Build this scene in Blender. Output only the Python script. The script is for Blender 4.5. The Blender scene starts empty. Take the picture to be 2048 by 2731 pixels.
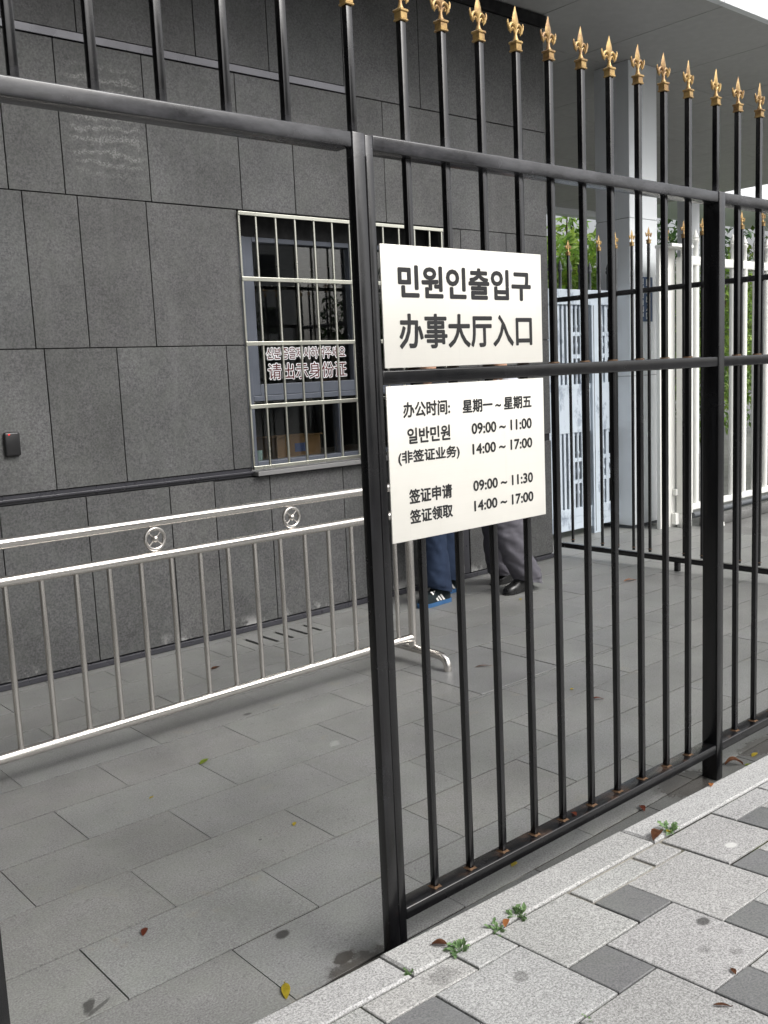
import bpy, bmesh, math, random
from mathutils import Vector, Matrix, noise as mnoise
random.seed(7)
S = bpy.context.scene
COL = S.collection

# ------------------------------------------------------------------ camera, sky, sun, exposure
CAM_H = 1.58
right = Vector((0.7539, -0.6555, -0.0443)); down = Vector((-0.1262, -0.0785, -0.9889)); fwd = Vector((0.6444, 0.7516, -0.1414))
fwd.normalize(); right = (right - fwd * right.dot(fwd)).normalized(); up = right.cross(fwd).normalized()
cd = bpy.data.cameras.new('camera'); cam = bpy.data.objects.new('camera', cd); COL.objects.link(cam)
m = Matrix((right, up, -fwd)).transposed().to_4x4(); m.translation = (0, 0, CAM_H); cam.matrix_world = m
cd.sensor_fit = 'VERTICAL'; cd.sensor_height = 24.0; cd.sensor_width = 18.0
cd.lens = 24.0 * 2585.18 / 2731.0
cd.clip_start = 0.02; cd.clip_end = 500
S.camera = cam

SUN_ELEV, SUN_AZ = math.radians(47), math.radians(158)     # azimuth measured clockwise from +Y
w = bpy.data.worlds.new("World"); S.world = w; w.use_nodes = True
nt = w.node_tree; bg = nt.nodes['Background']
sky = nt.nodes.new('ShaderNodeTexSky'); sky.sky_type = 'NISHITA'; sky.sun_disc = False
sky.sun_elevation = SUN_ELEV; sky.sun_rotation = SUN_AZ
sky.air_density = 1.0; sky.dust_density = 6.0; sky.ozone_density = 1.0
hs = nt.nodes.new('ShaderNodeHueSaturation'); hs.inputs['Saturation'].default_value = 0.22
nt.links.new(sky.outputs[0], hs.inputs['Color']); nt.links.new(hs.outputs[0], bg.inputs['Color'])
bg.inputs['Strength'].default_value = 0.15
sl = bpy.data.lights.new('sun', 'SUN'); sl.energy = 1.0; sl.angle = math.radians(35); sl.color = (1.0, 0.98, 0.95)
so = bpy.data.objects.new('sun', sl); COL.objects.link(so)
sd = Vector((math.sin(SUN_AZ) * math.cos(SUN_ELEV), math.cos(SUN_AZ) * math.cos(SUN_ELEV), math.sin(SUN_ELEV)))
so.rotation_euler = sd.to_track_quat('Z', 'Y').to_euler(); so.location = (0, 0, 20)
S.view_settings.view_transform = 'Standard'; S.view_settings.look = 'None'
S.view_settings.gamma = 1.0; S.view_settings.exposure = 0.6
S.render.engine = 'CYCLES'; S.cycles.max_bounces = 8; S.cycles.transparent_max_bounces = 12

# ------------------------------------------------------------------ helpers
def link(o, parent=None):
    COL.objects.link(o)
    if parent is not None: o.parent = parent
    return o
def tag(o, label, cat, group=None):
    o['label'] = label; o['category'] = cat
    if group: o['group'] = group
    return o
def thing(name, label, cat, loc=(0, 0, 0), rz=0.0, group=None):
    o = bpy.data.objects.new(name, None); o.empty_display_size = 0.1
    o.location = loc; o.rotation_euler = (0, 0, rz); link(o)
    return tag(o, label, cat, group)

class MB:
    def __init__(self):
        self.bm = bmesh.new(); self.col = self.bm.loops.layers.float_color.new('tint'); self.tint = (1, 1, 1, 1); self.mi = 0
    def face(self, vs):
        try: f = self.bm.faces.new(vs)
        except ValueError: return None
        f.material_index = self.mi
        for l in f.loops: l[self.col] = self.tint
        return f
    def box(self, x0, x1, y0, y1, z0, z1, bev=0.0, seg=2, M=None):
        c = [(x0, y0, z0), (x1, y0, z0), (x1, y1, z0), (x0, y1, z0), (x0, y0, z1), (x1, y0, z1), (x1, y1, z1), (x0, y1, z1)]
        v = [self.bm.verts.new((M @ Vector(p)) if M else p) for p in c]
        fs = [self.face([v[i] for i in q]) for q in ((0, 3, 2, 1), (4, 5, 6, 7), (0, 1, 5, 4), (1, 2, 6, 5), (2, 3, 7, 6), (3, 0, 4, 7))]
        if bev > 0:
            es = list({e for f in fs for e in f.edges})
            r = bmesh.ops.bevel(self.bm, geom=es, offset=bev, segments=seg, affect='EDGES', profile=0.5)
            for f in r['faces']:
                f.material_index = self.mi
                for l in f.loops: l[self.col] = self.tint
        return v
    def tube(self, pts, rad, n=12, cap=True, squash=None):
        pts = [Vector(p) for p in pts]; rr = rad if isinstance(rad, (list, tuple)) else [rad] * len(pts)
        rings = []; ref = None
        for i, p in enumerate(pts):
            t = (pts[min(i + 1, len(pts) - 1)] - pts[max(i - 1, 0)]).normalized()
            if ref is None: ref = Vector((0, 0, 1)) if abs(t.z) < 0.9 else Vector((1, 0, 0))
            a = (ref - t * ref.dot(t)).normalized(); b = t.cross(a); ref = a
            rings.append([self.bm.verts.new(p + (a * math.cos(k * 2 * math.pi / n) + b * math.sin(k * 2 * math.pi / n)) * rr[i]) for k in range(n)])
        for i in range(len(rings) - 1):
            for k in range(n):
                self.face([rings[i][k], rings[i][(k + 1) % n], rings[i + 1][(k + 1) % n], rings[i + 1][k]])
        if cap:
            self.face(list(reversed(rings[0]))); self.face(rings[-1])
    def rings(self, rings, cap0=True, cap1=True):
        R = [[self.bm.verts.new(p) for p in r] for r in rings]; n = len(R[0])
        for i in range(len(R) - 1):
            for k in range(n):
                self.face([R[i][k], R[i][(k + 1) % n], R[i + 1][(k + 1) % n], R[i + 1][k]])
        if cap0: self.face(list(reversed(R[0])))
        if cap1: self.face(R[-1])
    def lathe(self, prof, cx=0, cy=0, n=14):
        self.rings([[(cx + r * math.cos(k * 2 * math.pi / n), cy + r * math.sin(k * 2 * math.pi / n), z) for k in range(n)] for r, z in prof])
    def prism(self, poly, z0, z1):
        """poly: convex 2D ccw polygon; a plain vertical prism"""
        self.rings([[(x, y, z0) for x, y in poly], [(x, y, z1) for x, y in poly]])
    def slab(self, poly, zf, thick=0.03, gap=0.002, ch=0.002, gy=0.0):
        """paving stone: convex ccw polygon shrunk by gap, with a chamfered rim"""
        if gy:
            ya, yb = min(p[1] for p in poly), max(p[1] for p in poly); f_ = (yb - ya - 2 * gy) / (yb - ya); poly = [(x, (ya + yb) / 2 + (y - (ya + yb) / 2) * f_) for x, y in poly]
        p1 = inset(poly, gap); p2 = inset(poly, gap + ch)
        if p1 is None or p2 is None: return
        self.rings([[(x, y, zf(x, y) - thick) for x, y in p1], [(x, y, zf(x, y) - ch) for x, y in p1], [(x, y, zf(x, y)) for x, y in p2]], cap0=False)
    def build(self, name, mats, parent=None, smooth=None, loc=None):
        me = bpy.data.meshes.new(name)
        bmesh.ops.recalc_face_normals(self.bm, faces=self.bm.faces)
        self.bm.to_mesh(me); self.bm.free()
        for mt in (mats if isinstance(mats, (list, tuple)) else [mats]): me.materials.append(mt)
        if smooth is not None:
            me.polygons.foreach_set('use_smooth', [True] * len(me.polygons)); me.set_sharp_from_angle(angle=math.radians(smooth))
        o = bpy.data.objects.new(name, me); link(o, parent)
        if loc: o.location = loc
        return o

def inset(poly, d):
    n = len(poly); out = []
    for i in range(n):
        a = Vector(poly[i - 1]); b = Vector(poly[i]); c = Vector(poly[(i + 1) % n])
        e1 = (b - a); e2 = (c - b)
        if e1.length < 1e-5 or e2.length < 1e-5: return None
        e1.normalize(); e2.normalize()
        n1 = Vector((-e1.y, e1.x)); n2 = Vector((-e2.y, e2.x)); k = 1 + n1.dot(n2)
        if k < 0.05: return None
        out.append(tuple(b + (n1 + n2) * (d / k)))
    ar = sum(out[i - 1][0] * out[i][1] - out[i][0] * out[i - 1][1] for i in range(n))
    if ar <= 1e-5: return None
    for i in range(n):        # turned inside out?
        if (Vector(out[i]) - Vector(out[i - 1])).dot(Vector(poly[i]) - Vector(poly[i - 1])) <= 0: return None
    return out
def clip(poly, nx, ny, c):
    """keep nx*x+ny*y <= c"""
    out = []; n = len(poly)
    for i in range(n):
        a = poly[i - 1]; b = poly[i]; da = nx * a[0] + ny * a[1] - c; db = nx * b[0] + ny * b[1] - c
        if da * db < 0:
            t = da / (da - db); out.append((a[0] + (b[0] - a[0]) * t, a[1] + (b[1] - a[1]) * t))
        if db <= 0: out.append(b)
    return out

# ------------------------------------------------------------------ materials
class NT:
    def __init__(self, name):
        self.m = bpy.data.materials.new(name); self.m.use_nodes = True; self.t = self.m.node_tree
        self.b = self.t.nodes['Principled BSDF']; self.geo = self.t.nodes.new('ShaderNodeNewGeometry')
        self.pos = self.geo.outputs['Position']
    def L(self, a, b): self.t.links.new(a, b)
    def val(self, inp, v):
        if isinstance(v, bpy.types.NodeSocket): self.L(v, inp)
        else: inp.default_value = v
    def noise(self, scale, detail=3, rough=0.55, vec=None, dist=0.0):
        n = self.t.nodes.new('ShaderNodeTexNoise'); n.inputs['Scale'].default_value = scale
        n.inputs['Detail'].default_value = detail; n.inputs['Roughness'].default_value = rough; n.inputs['Distortion'].default_value = dist
        self.L(vec or self.pos, n.inputs['Vector']); return n.outputs['Fac']
    def voro(self, scale, out='Distance', vec=None):
        n = self.t.nodes.new('ShaderNodeTexVoronoi'); n.inputs['Scale'].default_value = scale
        self.L(vec or self.pos, n.inputs['Vector']); return n.outputs[out]
    def map(self, v, a, b, c=0.0, d=1.0, smooth=False):
        n = self.t.nodes.new('ShaderNodeMapRange'); n.interpolation_type = 'SMOOTHSTEP' if smooth else 'LINEAR'
        for i, x in ((1, a), (2, b), (3, c), (4, d)): n.inputs[i].default_value = x
        self.val(n.inputs[0], v); return n.outputs[0]
    def math(self, op, a, b=0.0, c=None):
        n = self.t.nodes.new('ShaderNodeMath'); n.operation = op; self.val(n.inputs[0], a); self.val(n.inputs[1], b)
        if c is not None: self.val(n.inputs[2], c)
        return n.outputs[0]
    def mix(self, f, a, b, mode='MIX'):
        n = self.t.nodes.new('ShaderNodeMix'); n.data_type = 'RGBA'; n.blend_type = mode
        self.val(n.inputs[0], f)
        for i, x in ((6, a), (7, b)):
            if isinstance(x, tuple) and len(x) == 3: x = x + (1.0,)
            self.val(n.inputs[i], x)
        return n.outputs[2]
    def scaled(self, sx, sy, sz, loc=(0, 0, 0), rot=(0, 0, 0), vec=None):
        n = self.t.nodes.new('ShaderNodeMapping'); n.vector_type = 'POINT'
        n.inputs['Scale'].default_value = (sx, sy, sz); n.inputs['Location'].default_value = loc; n.inputs['Rotation'].default_value = rot
        self.L(vec or self.pos, n.inputs['Vector']); return n.outputs[0]
    def tint(self):
        n = self.t.nodes.new('ShaderNodeAttribute'); n.attribute_name = 'tint'; return n.outputs['Color']
    def spot(self, x, y, rx, ry, rot=0.0, wob=0.35, edge=0.25):
        """soft irregular blob on a level surface (a stain with its own outline)"""
        mp = self.t.nodes.new('ShaderNodeMapping'); mp.vector_type = 'TEXTURE'
        mp.inputs['Location'].default_value = (x, y, 0); mp.inputs['Rotation'].default_value = (0, 0, rot); mp.inputs['Scale'].default_value = (rx, ry, 1e4)
        self.L(self.pos, mp.inputs['Vector'])
        ln = self.t.nodes.new('ShaderNodeVectorMath'); ln.operation = 'LENGTH'; self.L(mp.outputs[0], ln.inputs[0])
        w = self.math('MULTIPLY_ADD', self.noise(28, 3), wob * 2, -wob)
        d = self.math('ADD', ln.outputs['Value'], w)
        return self.map(d, 1.0 - edge, 1.0 + edge, 1.0, 0.0, True)
    def bump(self, h, strength=0.3, dist=0.002):
        n = self.t.nodes.new('ShaderNodeBump'); n.inputs['Strength'].default_value = strength; n.inputs['Distance'].default_value = dist
        self.L(h, n.inputs['Height']); self.L(n.outputs[0], self.b.inputs['Normal'])
    def out(self, col, rough=0.5, metal=0.0, spec=0.5, **kw):
        if isinstance(col, tuple) and len(col) == 3: col = col + (1.0,)
        self.val(self.b.inputs['Base Color'], col); self.val(self.b.inputs['Roughness'], rough); self.val(self.b.inputs['Metallic'], metal)
        self.val(self.b.inputs['Specular IOR Level'], spec)
        for k, v in kw.items(): self.val(self.b.inputs[k], v)
        return self.m
def sc(c, k): return tuple(x * k for x in c)

def mat_paint(name, base, rough=0.4, var=0.25, dust=None, spec=0.5, metal=0.0):
    n = NT(name); a = n.noise(9, 4); c = n.mix(a, sc(base, 1 - var), sc(base, 1 + var))
    if dust: c = n.mix(n.map(n.noise(3.5, 5, 0.65), 0.45, 0.75), c, dust)
    n.bump(n.noise(60, 3), 0.08, 0.001)
    return n.out(c, n.map(n.noise(14, 3), 0.3, 0.7, rough * 0.8, rough * 1.25), metal, spec)

def mat_black():
    n = NT('black_fence_paint')
    a = n.noise(7, 5, 0.65); st = n.noise(1.0, 5, 0.7, n.scaled(30, 30, 4))
    c = n.mix(a, (0.002, 0.002, 0.0025), (0.006, 0.006, 0.007))
    c = n.mix(n.map(st, 0.55, 0.78, 0, 0.4), c, (0.035, 0.036, 0.042))
    # worn, chalky paint high on the fence rails, where rain and sun reach
    sep = n.t.nodes.new('ShaderNodeSeparateXYZ'); n.L(n.pos, sep.inputs[0])
    hi = n.map(sep.outputs['Z'], 2.08, 2.13)
    lo = n.map(sep.outputs['Z'], 2.16, 2.19, 1.0, 0.0)
    wear = n.math('MULTIPLY', n.math('MULTIPLY', hi, lo), n.map(n.noise(5, 6, 0.7, n.scaled(1, 3, 3)), 0.38, 0.7, 0.1, 0.75))
    c = n.mix(wear, c, (0.085, 0.085, 0.093))
    ru = n.math('MULTIPLY', n.math('MULTIPLY', n.map(sep.outputs['Z'], .139, .1415), n.map(sep.outputs['Z'], .143, .152, 1, 0)), n.map(n.noise(13, 5, .7), .53, .68, 0, .55))
    c = n.mix(ru, c, (0.09, 0.055, 0.038))
    chips = n.map(n.noise(23, 6, 0.7), 0.735, 0.75)
    c = n.mix(chips, c, (0.10, 0.035, 0.012))
    n.bump(n.noise(45, 4), 0.15, 0.0015)
    return n.out(c, n.map(a, 0.3, 0.7, 0.18, 0.30), 0.0, 0.62)
def mat_rust():
    n = NT('weld_rust'); a = n.noise(60, 4)
    c = n.mix(a, (0.030, 0.020, 0.014), (0.17, 0.10, 0.055)); n.bump(n.noise(140, 3), 0.6, 0.002)
    return n.out(c, 0.85, 0.0, 0.2)
def mat_gold():
    n = NT('gold_paint'); a = n.noise(30, 4, 0.6)
    oi = n.t.nodes.new('ShaderNodeObjectInfo')
    c = n.mix(a, (0.33, 0.20, 0.07), (0.60, 0.42, 0.16))
    br = n.map(n.math('ADD', n.noise(45, 5, 0.7), n.math('MULTIPLY_ADD', oi.outputs['Random'], 0.16, -0.08)), 0.44, 0.66)
    c = n.mix(n.math('MULTIPLY', br, 0.72), c, (0.17, 0.082, 0.045))
    n.bump(n.noise(120, 3), 0.35, 0.0012)
    return n.out(c, 0.42, 0.35, 0.5)
def mat_steel(name='stainless_steel', base=(0.72, 0.69, 0.655), rough=0.22):
    n = NT(name); s = n.noise(3.0, 3, 0.5)
    c = n.mix(n.noise(4, 4), sc(base, 0.9), sc(base, 1.06))
    return n.out(c, n.map(s, 0.3, 0.7, rough * 0.8, rough * 1.25), 1.0, 0.5)
def mat_granite(name, dark, light, grain=210, fleck=(0.02, 0.02, 0.02), fl=0.35, blotch=0.25, rough=0.75, spots=(), lspots=(), wets=(), wall=False, moss=False, mott=0.0):
    n = NT(name)
    g = n.noise(grain, 2, 0.7); g2 = n.noise(grain * 2.3, 1)
    c = n.mix(n.map(g, 0.32, 0.68), dark, light)
    c = n.mix(n.map(g2, 0.60, 0.70, 0, fl), c, fleck)
    c = n.mix(n.map(n.voro(grain * 0.55), 0.0, 0.22, fl * 0.8, 0.0), c, fleck)
    if mott:
        c = n.mix(n.map(n.noise(46, 4, 0.65), 0.60, 0.68, 0, mott), c, sc(dark, 0.45))
        c = n.mix(n.map(n.noise(9, 5, 0.6), 0.40, 0.65, 0, .35), c, (light[0] * .75, light[1] * .80, light[2] * .72))
    bl = n.map(n.noise(2.3, 5, 0.6), 0.3, 0.7, 1 - blotch, 1 + blotch * 0.7)
    c = n.mix(1.0, c, n.tint(), 'MULTIPLY')
    cc = n.t.nodes.new('ShaderNodeCombineColor')
    for i in range(3): n.L(bl, cc.inputs[i])
    c = n.mix(1.0, c, cc.outputs[0], 'MULTIPLY')
    r = rough
    if wall:
        sep = n.t.nodes.new('ShaderNodeSeparateXYZ'); n.L(n.pos, sep.inputs[0])
        # lime bloom along the foot of the wall
        lime = n.math('MULTIPLY', n.map(sep.outputs['Z'], 0.03, 0.11, 1.0, 0.0), n.map(n.noise(3.0, 6, 0.72), 0.53, 0.60))
        c = n.mix(n.math('MULTIPLY', lime, 0.7), c, (0.42, 0.42, 0.41))
        # faint drip streaks and rubbed patches
        st = n.map(n.noise(1.0, 5, 0.65, n.scaled(9, 1, 0.8)), 0.55, 0.8, 0, 0.35)
        c = n.mix(st, c, sc(light, 1.25))
        # scratched white scribble on the one upper panel
        bx = n.math('MULTIPLY', n.map(sep.outputs['X'], 2.30, 2.36), n.map(sep.outputs['X'], 2.70, 2.76, 1, 0))
        bx = n.math('MULTIPLY', bx, n.math('MULTIPLY', n.map(sep.outputs['Z'], 2.68, 2.80), n.map(sep.outputs['Z'], 3.25, 3.32, 1, 0)))
        line = n.math('SINE', n.math('MULTIPLY_ADD', sep.outputs['Z'], 100.0, n.math('MULTIPLY', n.noise(11, 3), 13.0)))
        scr = n.math('MULTIPLY', n.map(line, -0.3, 0.8), n.map(n.noise(85, 4, 0.8, n.scaled(1, 1, 1.2)), 0.46, 0.58))
        c = n.mix(n.math('MULTIPLY', n.math('MULTIPLY', scr, bx), 0.36), c, (0.40, 0.40, 0.39))
        n.bump(g, 0.12, 0.0015)
        return n.out(c, rough, 0.0, 0.35)
    if moss:
        mm = n.map(n.noise(5, 5, 0.7), 0.62, 0.72, 0, 0.5); c = n.mix(mm, c, (0.22, 0.20, 0.16))
    for s in spots: c = n.mix(n.math('MULTIPLY', n.spot(*s[:6], *(s[7:] or ())), s[6]), c, (0.018, 0.017, 0.016))
    for s in lspots: c = n.mix(n.math('MULTIPLY', n.spot(*s[:6]), s[6]), c, (0.6, 0.6, 0.58))
    rw = None
    for s in wets:
        k = n.spot(*s[:6]); c = n.mix(n.math('MULTIPLY', k, s[6]), c, (0.035, 0.030, 0.026))
        rw = k if rw is None else n.math('MAXIMUM', rw, k)
    if rw is not None: r = n.map(rw, 0, 1, rough, 0.22)
    n.bump(g, 0.2, 0.0015)
    return n.out(c, r, 0.0, 0.4)

def mat_fabric(name, a, b, scale=16, rough=0.9):
    n = NT(name); c = n.mix(n.noise(scale, 5, 0.65), a, b); n.bump(n.noise(350, 2), 0.2, 0.001)
    return n.out(c, rough, 0.0, 0.2)
def mat_leaf(name, a, b, scale=3.0, trans=0.35):
    n = NT(name); c = n.mix(n.map(n.noise(scale, 4), 0.35, 0.65), a, b)
    c = n.mix(1.0, c, n.tint(), 'MULTIPLY')
    m_ = n.out(c, 0.45, 0.0, 0.4)
    tr = n.t.nodes.new('ShaderNodeBsdfTranslucent'); n.L(c, tr.inputs['Color'])
    mx = n.t.nodes.new('ShaderNodeMixShader'); mx.inputs[0].default_value = trans
    n.L(n.b.outputs[0], mx.inputs[1]); n.L(tr.outputs[0], mx.inputs[2]); n.L(mx.outputs[0], n.t.nodes['Material Output'].inputs['Surface'])
    return m_

M = {}
M['black'] = mat_black(); M['rust'] = mat_rust(); M['gold'] = mat_gold()
M['steel'] = mat_steel(); M['grille'] = mat_steel('grille_steel', (0.66, 0.66, 0.58), 0.3)
def mat_plate():
    n = NT('brushed_plate'); s = n.noise(1.0, 4, 0.7, n.scaled(3, 1, 900)); b2 = n.noise(6, 4)
    c = n.mix(s, (0.74, 0.725, 0.665), (0.82, 0.80, 0.745)); c = n.mix(n.map(b2, 0.3, 0.7, 0, 0.45), c, (0.69, 0.675, 0.615))
    run = n.map(n.noise(1.0, 5, 0.7, n.scaled(60, 1, 2.5)), 0.6, 0.75, 0, 0.3); c = n.mix(run, c, (0.62, 0.60, 0.56))
    n.bump(s, 0.08, 0.0004)
    return n.out(c, n.map(b2, 0.3, 0.7, 0.28, 0.42), 0.2, 0.5)
M['plate'] = mat_plate()
M['ink'] = mat_paint('black_lettering', (0.012, 0.012, 0.013), 0.5, 0.2)
M['white_ink'] = mat_paint('white_lettering', (0.74, 0.75, 0.76), 0.5, 0.05)
M['red_ink'] = mat_paint('red_lettering', (0.085, 0.010, 0.012), 0.5, 0.2)
M['wall'] = mat_granite('dark_granite_cladding', (0.046, 0.046, 0.047), (0.114, 0.114, 0.115), 95, (0.02, 0.02, 0.02), 0.35, 0.24, 0.62, wall=True, mott=.25)
M['joint'] = mat_paint('black_joint', (0.012, 0.012, 0.013), 0.8, 0.2)
M['band'] = mat_paint('dark_metal_band', (0.035, 0.035, 0.042), 0.3, 0.2)
M['band_up'] = mat_steel('dull_metal_strip', (0.13, 0.13, 0.14), 0.3)
M['floor'] = mat_granite('grey_granite_slab', (0.120, 0.120, 0.118), (0.258, 0.259, 0.254), 170, (0.03, 0.03, 0.03), 0.4, 0.20, 0.40,
    spots=[(1.421, 2.189, .024, .018, .3, .25, .85), (0.875, 2.275, .030, .016, .9, .9, .75), (0.89, 2.255, .035, .007, .4, .9, .6), (2.369, 3.83, .022, .014, 0, .4, .8), (1.7, 2.72, .006, .006, 0, .3, .7)],
    lspots=[(2.426, 3.228, .035, .022, .4, .9, .22)],
    wets=[(1.47, 1.88, .13, .085, .3, .5, .8), (1.475, 1.975, .035, .025, .3, .4, .85), (3.08, 1.93, .14, .10, .2, .5, .75), (3.62, 1.9, .16, .06, 0, .5, .7), (1.75, 1.82, .3, .035, 0, .5, .35)], moss=True, mott=.5)
M['grout'] = None
n = NT('slab_joint'); c = n.mix(n.map(n.noise(4.5, 4, 0.7), 0.42, 0.58), (0.010, 0.009, 0.008), (0.055, 0.050, 0.043)); c = n.mix(n.map(n.noise(1.7, 5, 0.7), 0.62, 0.70), c, (0.26, 0.25, 0.22)); n.bump(n.noise(60, 3), .5, .003)
M['grout'] = n.out(c, 0.9, 0, 0.2)
n = NT('pavement_joint'); c = n.mix(n.map(n.noise(3.5, 5, 0.7), 0.50, 0.66), (0.030, 0.028, 0.024), (0.055, 0.07, 0.018))
c = n.mix(n.math('MULTIPLY', n.math('MAXIMUM', n.spot(2.27, 1.61, .30, .07, 0, .3), n.spot(2.50, 1.70, .05, .12, 0, .3)), .9), c, (0.33, 0.31, 0.27)); n.bump(n.noise(60, 3), .5, .003)
M['pgrout'] = n.out(c, 0.95, 0, 0.2)
M['pave'] = mat_granite('pale_granite_paver', (0.20, 0.20, 0.196), (0.51, 0.51, 0.50), 180, (0.03, 0.03, 0.03), 0.8, 0.10, 0.8,
    spots=[(2.149, 1.288, .023, .016, .2, .2, .75), (1.619, 1.459, .025, .02, .3, .9, .4), (1.492, 1.60, .04, .025, .3, .9, .3), (2.031, 1.213, .018, .014, 0, .9, .28), (2.075, 1.15, .018, .014, 0, .9, .28)],
    lspots=[(2.614, 1.471, .022, .014, 0, .3, .8)])
M['pave_dark'] = mat_granite('grey_granite_paver', (0.115, 0.116, 0.118), (0.210, 0.211, 0.213), 190, (0.04, 0.04, 0.04), 0.4, 0.10, 0.8, mott=.3)
M['asphalt'] = mat_granite('asphalt', (0.045, 0.045, 0.046), (0.10, 0.10, 0.10), 90, (0.02, 0.02, 0.02), 0.4, 0.3, 0.8)
M['drive'] = mat_granite('damp_concrete', (0.13, 0.13, 0.125), (0.19, 0.19, 0.185), 60, (0.06, 0.06, 0.06), 0.3, 0.4, 0.45)
M['soffit'] = mat_paint('grey_soffit_panel', (0.42, 0.42, 0.41), 0.55, 0.06)
M['soffit_seam'] = mat_paint('pale_seam', (0.36, 0.36, 0.35), 0.7, 0.1)
M['fascia'] = mat_paint('white_fascia_panel', (0.78, 0.80, 0.82), 0.35, 0.04)
M['column'] = mat_paint('grey_column_panel', (0.76, 0.79, 0.81), 0.45, 0.03)
def mat_gate():
    n = NT('blue_grey_gate_paint'); c = n.mix(n.noise(6, 4), (0.40, 0.46, 0.52), (0.52, 0.58, 0.64))
    c = n.mix(n.map(n.noise(5, 6, 0.7, n.scaled(1.6, 1, .8)), 0.55, 0.62, 0, .8), c, (0.22, 0.26, 0.32))
    n.bump(n.noise(40, 4), .2, .001)
    return n.out(c, .5, 0, .4)
M['gate'] = mat_gate(); M['gate_dark'] = mat_paint('dark_grey_paint', (0.08, 0.088, 0.096), 0.45, 0.2)
M['gate_back'] = mat_paint('black_backing', (0.010, 0.010, 0.011), 0.7, 0.2)
M['white'] = mat_paint('white_gate_paint', (0.84, 0.84, 0.80), 0.4, 0.04, None)
M['alu'] = mat_paint('grey_aluminium', (0.10, 0.112, 0.138), 0.4, 0.1, None, 0.5, 0.2)
M['sill'] = mat_paint('grey_stone_sill', (0.17, 0.17, 0.17), 0.6, 0.1)
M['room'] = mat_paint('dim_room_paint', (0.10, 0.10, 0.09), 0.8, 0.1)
n = NT('window_glass'); M['glass'] = n.out((0.9, 0.93, 0.92), 0.0, 0.0, 0.5, **{'Transmission Weight': 1.0, 'IOR': 1.52})
M['carton'] = mat_fabric('brown_cardboard', (0.19, 0.11, 0.05), (0.25, 0.15, 0.07), 5)
M['cup'] = mat_paint('pale_green_cup', (0.35, 0.5, 0.46), 0.4, 0.05)
M['desk'] = mat_paint('desk_top', (0.12, 0.10, 0.08), 0.5, 0.1)
M['blue_label'] = mat_paint('blue_label', (0.05, 0.08, 0.2), 0.5, 0.1)
M['navy'] = mat_paint('navy_sign_face', (0.035, 0.075, 0.16), 0.45, 0.08)
M['denim'] = mat_fabric('blue_denim', (0.005, 0.009, 0.022), (0.038, 0.058, 0.105), 9)
M['slacks'] = mat_fabric('grey_slacks', (0.085, 0.082, 0.095), (0.135, 0.13, 0.15), 9, .55)
M['skin'] = mat_fabric('skin', (0.42, 0.25, 0.17), (0.48, 0.29, 0.2), 20, .55)
M['hair'] = mat_fabric('black_hair', (0.01, 0.009, 0.008), (0.025, 0.02, 0.018), 60, .5)
M['jacket'] = mat_fabric('dark_jacket', (0.03, 0.032, 0.04), (0.05, 0.052, 0.06), 14)
M['shirt'] = mat_fabric('pale_shirt', (0.45, 0.46, 0.5), (0.55, 0.56, 0.6), 14)
M['shoe'] = mat_fabric('navy_shoe_mesh', (0.008, 0.012, 0.016), (0.02, 0.03, 0.032), 40)
M['sole'] = mat_paint('blue_rubber_sole', (0.035, 0.115, 0.26), 0.5, 0.1)
M['stripe'] = mat_paint('white_stripe', (0.7, 0.7, 0.68), 0.5, 0.05)
M['leather'] = mat_paint('black_leather', (0.010, 0.010, 0.010), 0.28, 0.2)
M['leaf_bright'] = mat_leaf('bright_leaf', (0.08, 0.18, 0.03), (0.27, 0.40, 0.09), 2.2)
M['leaf_dark'] = mat_leaf('dark_leaf', (0.02, 0.055, 0.018), (0.06, 0.12, 0.035), 2.2)
M['bark'] = mat_fabric('bark', (0.06, 0.045, 0.03), (0.13, 0.1, 0.07), 14)
M['weed'] = mat_leaf('weed_leaf', (0.10, 0.19, 0.07), (0.22, 0.33, 0.15), 60)
M['litter_yellow'] = mat_leaf('yellow_leaf', (0.45, 0.36, 0.03), (0.58, 0.48, 0.06), 40)
M['litter_green'] = mat_leaf('green_leaf', (0.25, 0.36, 0.04), (0.35, 0.42, 0.06), 40)
M['litter_red'] = mat_leaf('red_leaf', (0.15, 0.035, 0.02), (0.22, 0.06, 0.03), 40)
M['litter_brown'] = mat_leaf('brown_leaf', (0.13, 0.055, 0.03), (0.26, 0.12, 0.06), 40)
M['litter_orange'] = mat_leaf('orange_leaf', (0.45, 0.17, 0.05), (0.55, 0.26, 0.1), 40)
M['plastic'] = mat_paint('black_plastic', (0.012, 0.012, 0.013), 0.35, 0.1)
n = NT('red_led'); M['led'] = n.out((0.5, 0.02, 0.02), 0.4, 0, 0.5, **{'Emission Color': (1, 0.02, 0.02, 1), 'Emission Strength': 1.0})
M['render'] = mat_paint('pale_render', (0.62, 0.62, 0.60), 0.8, 0.06)
M['dark_glass'] = mat_paint('dark_window', (0.02, 0.025, 0.03), 0.1, 0.2)
def rt(a=0.06, base=1.0):
    k = base * (1 + random.uniform(-a, a)); return (k * (1 + random.uniform(-.01, .01)), k, k * (1 + random.uniform(-.012, .012)), 1)

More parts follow.
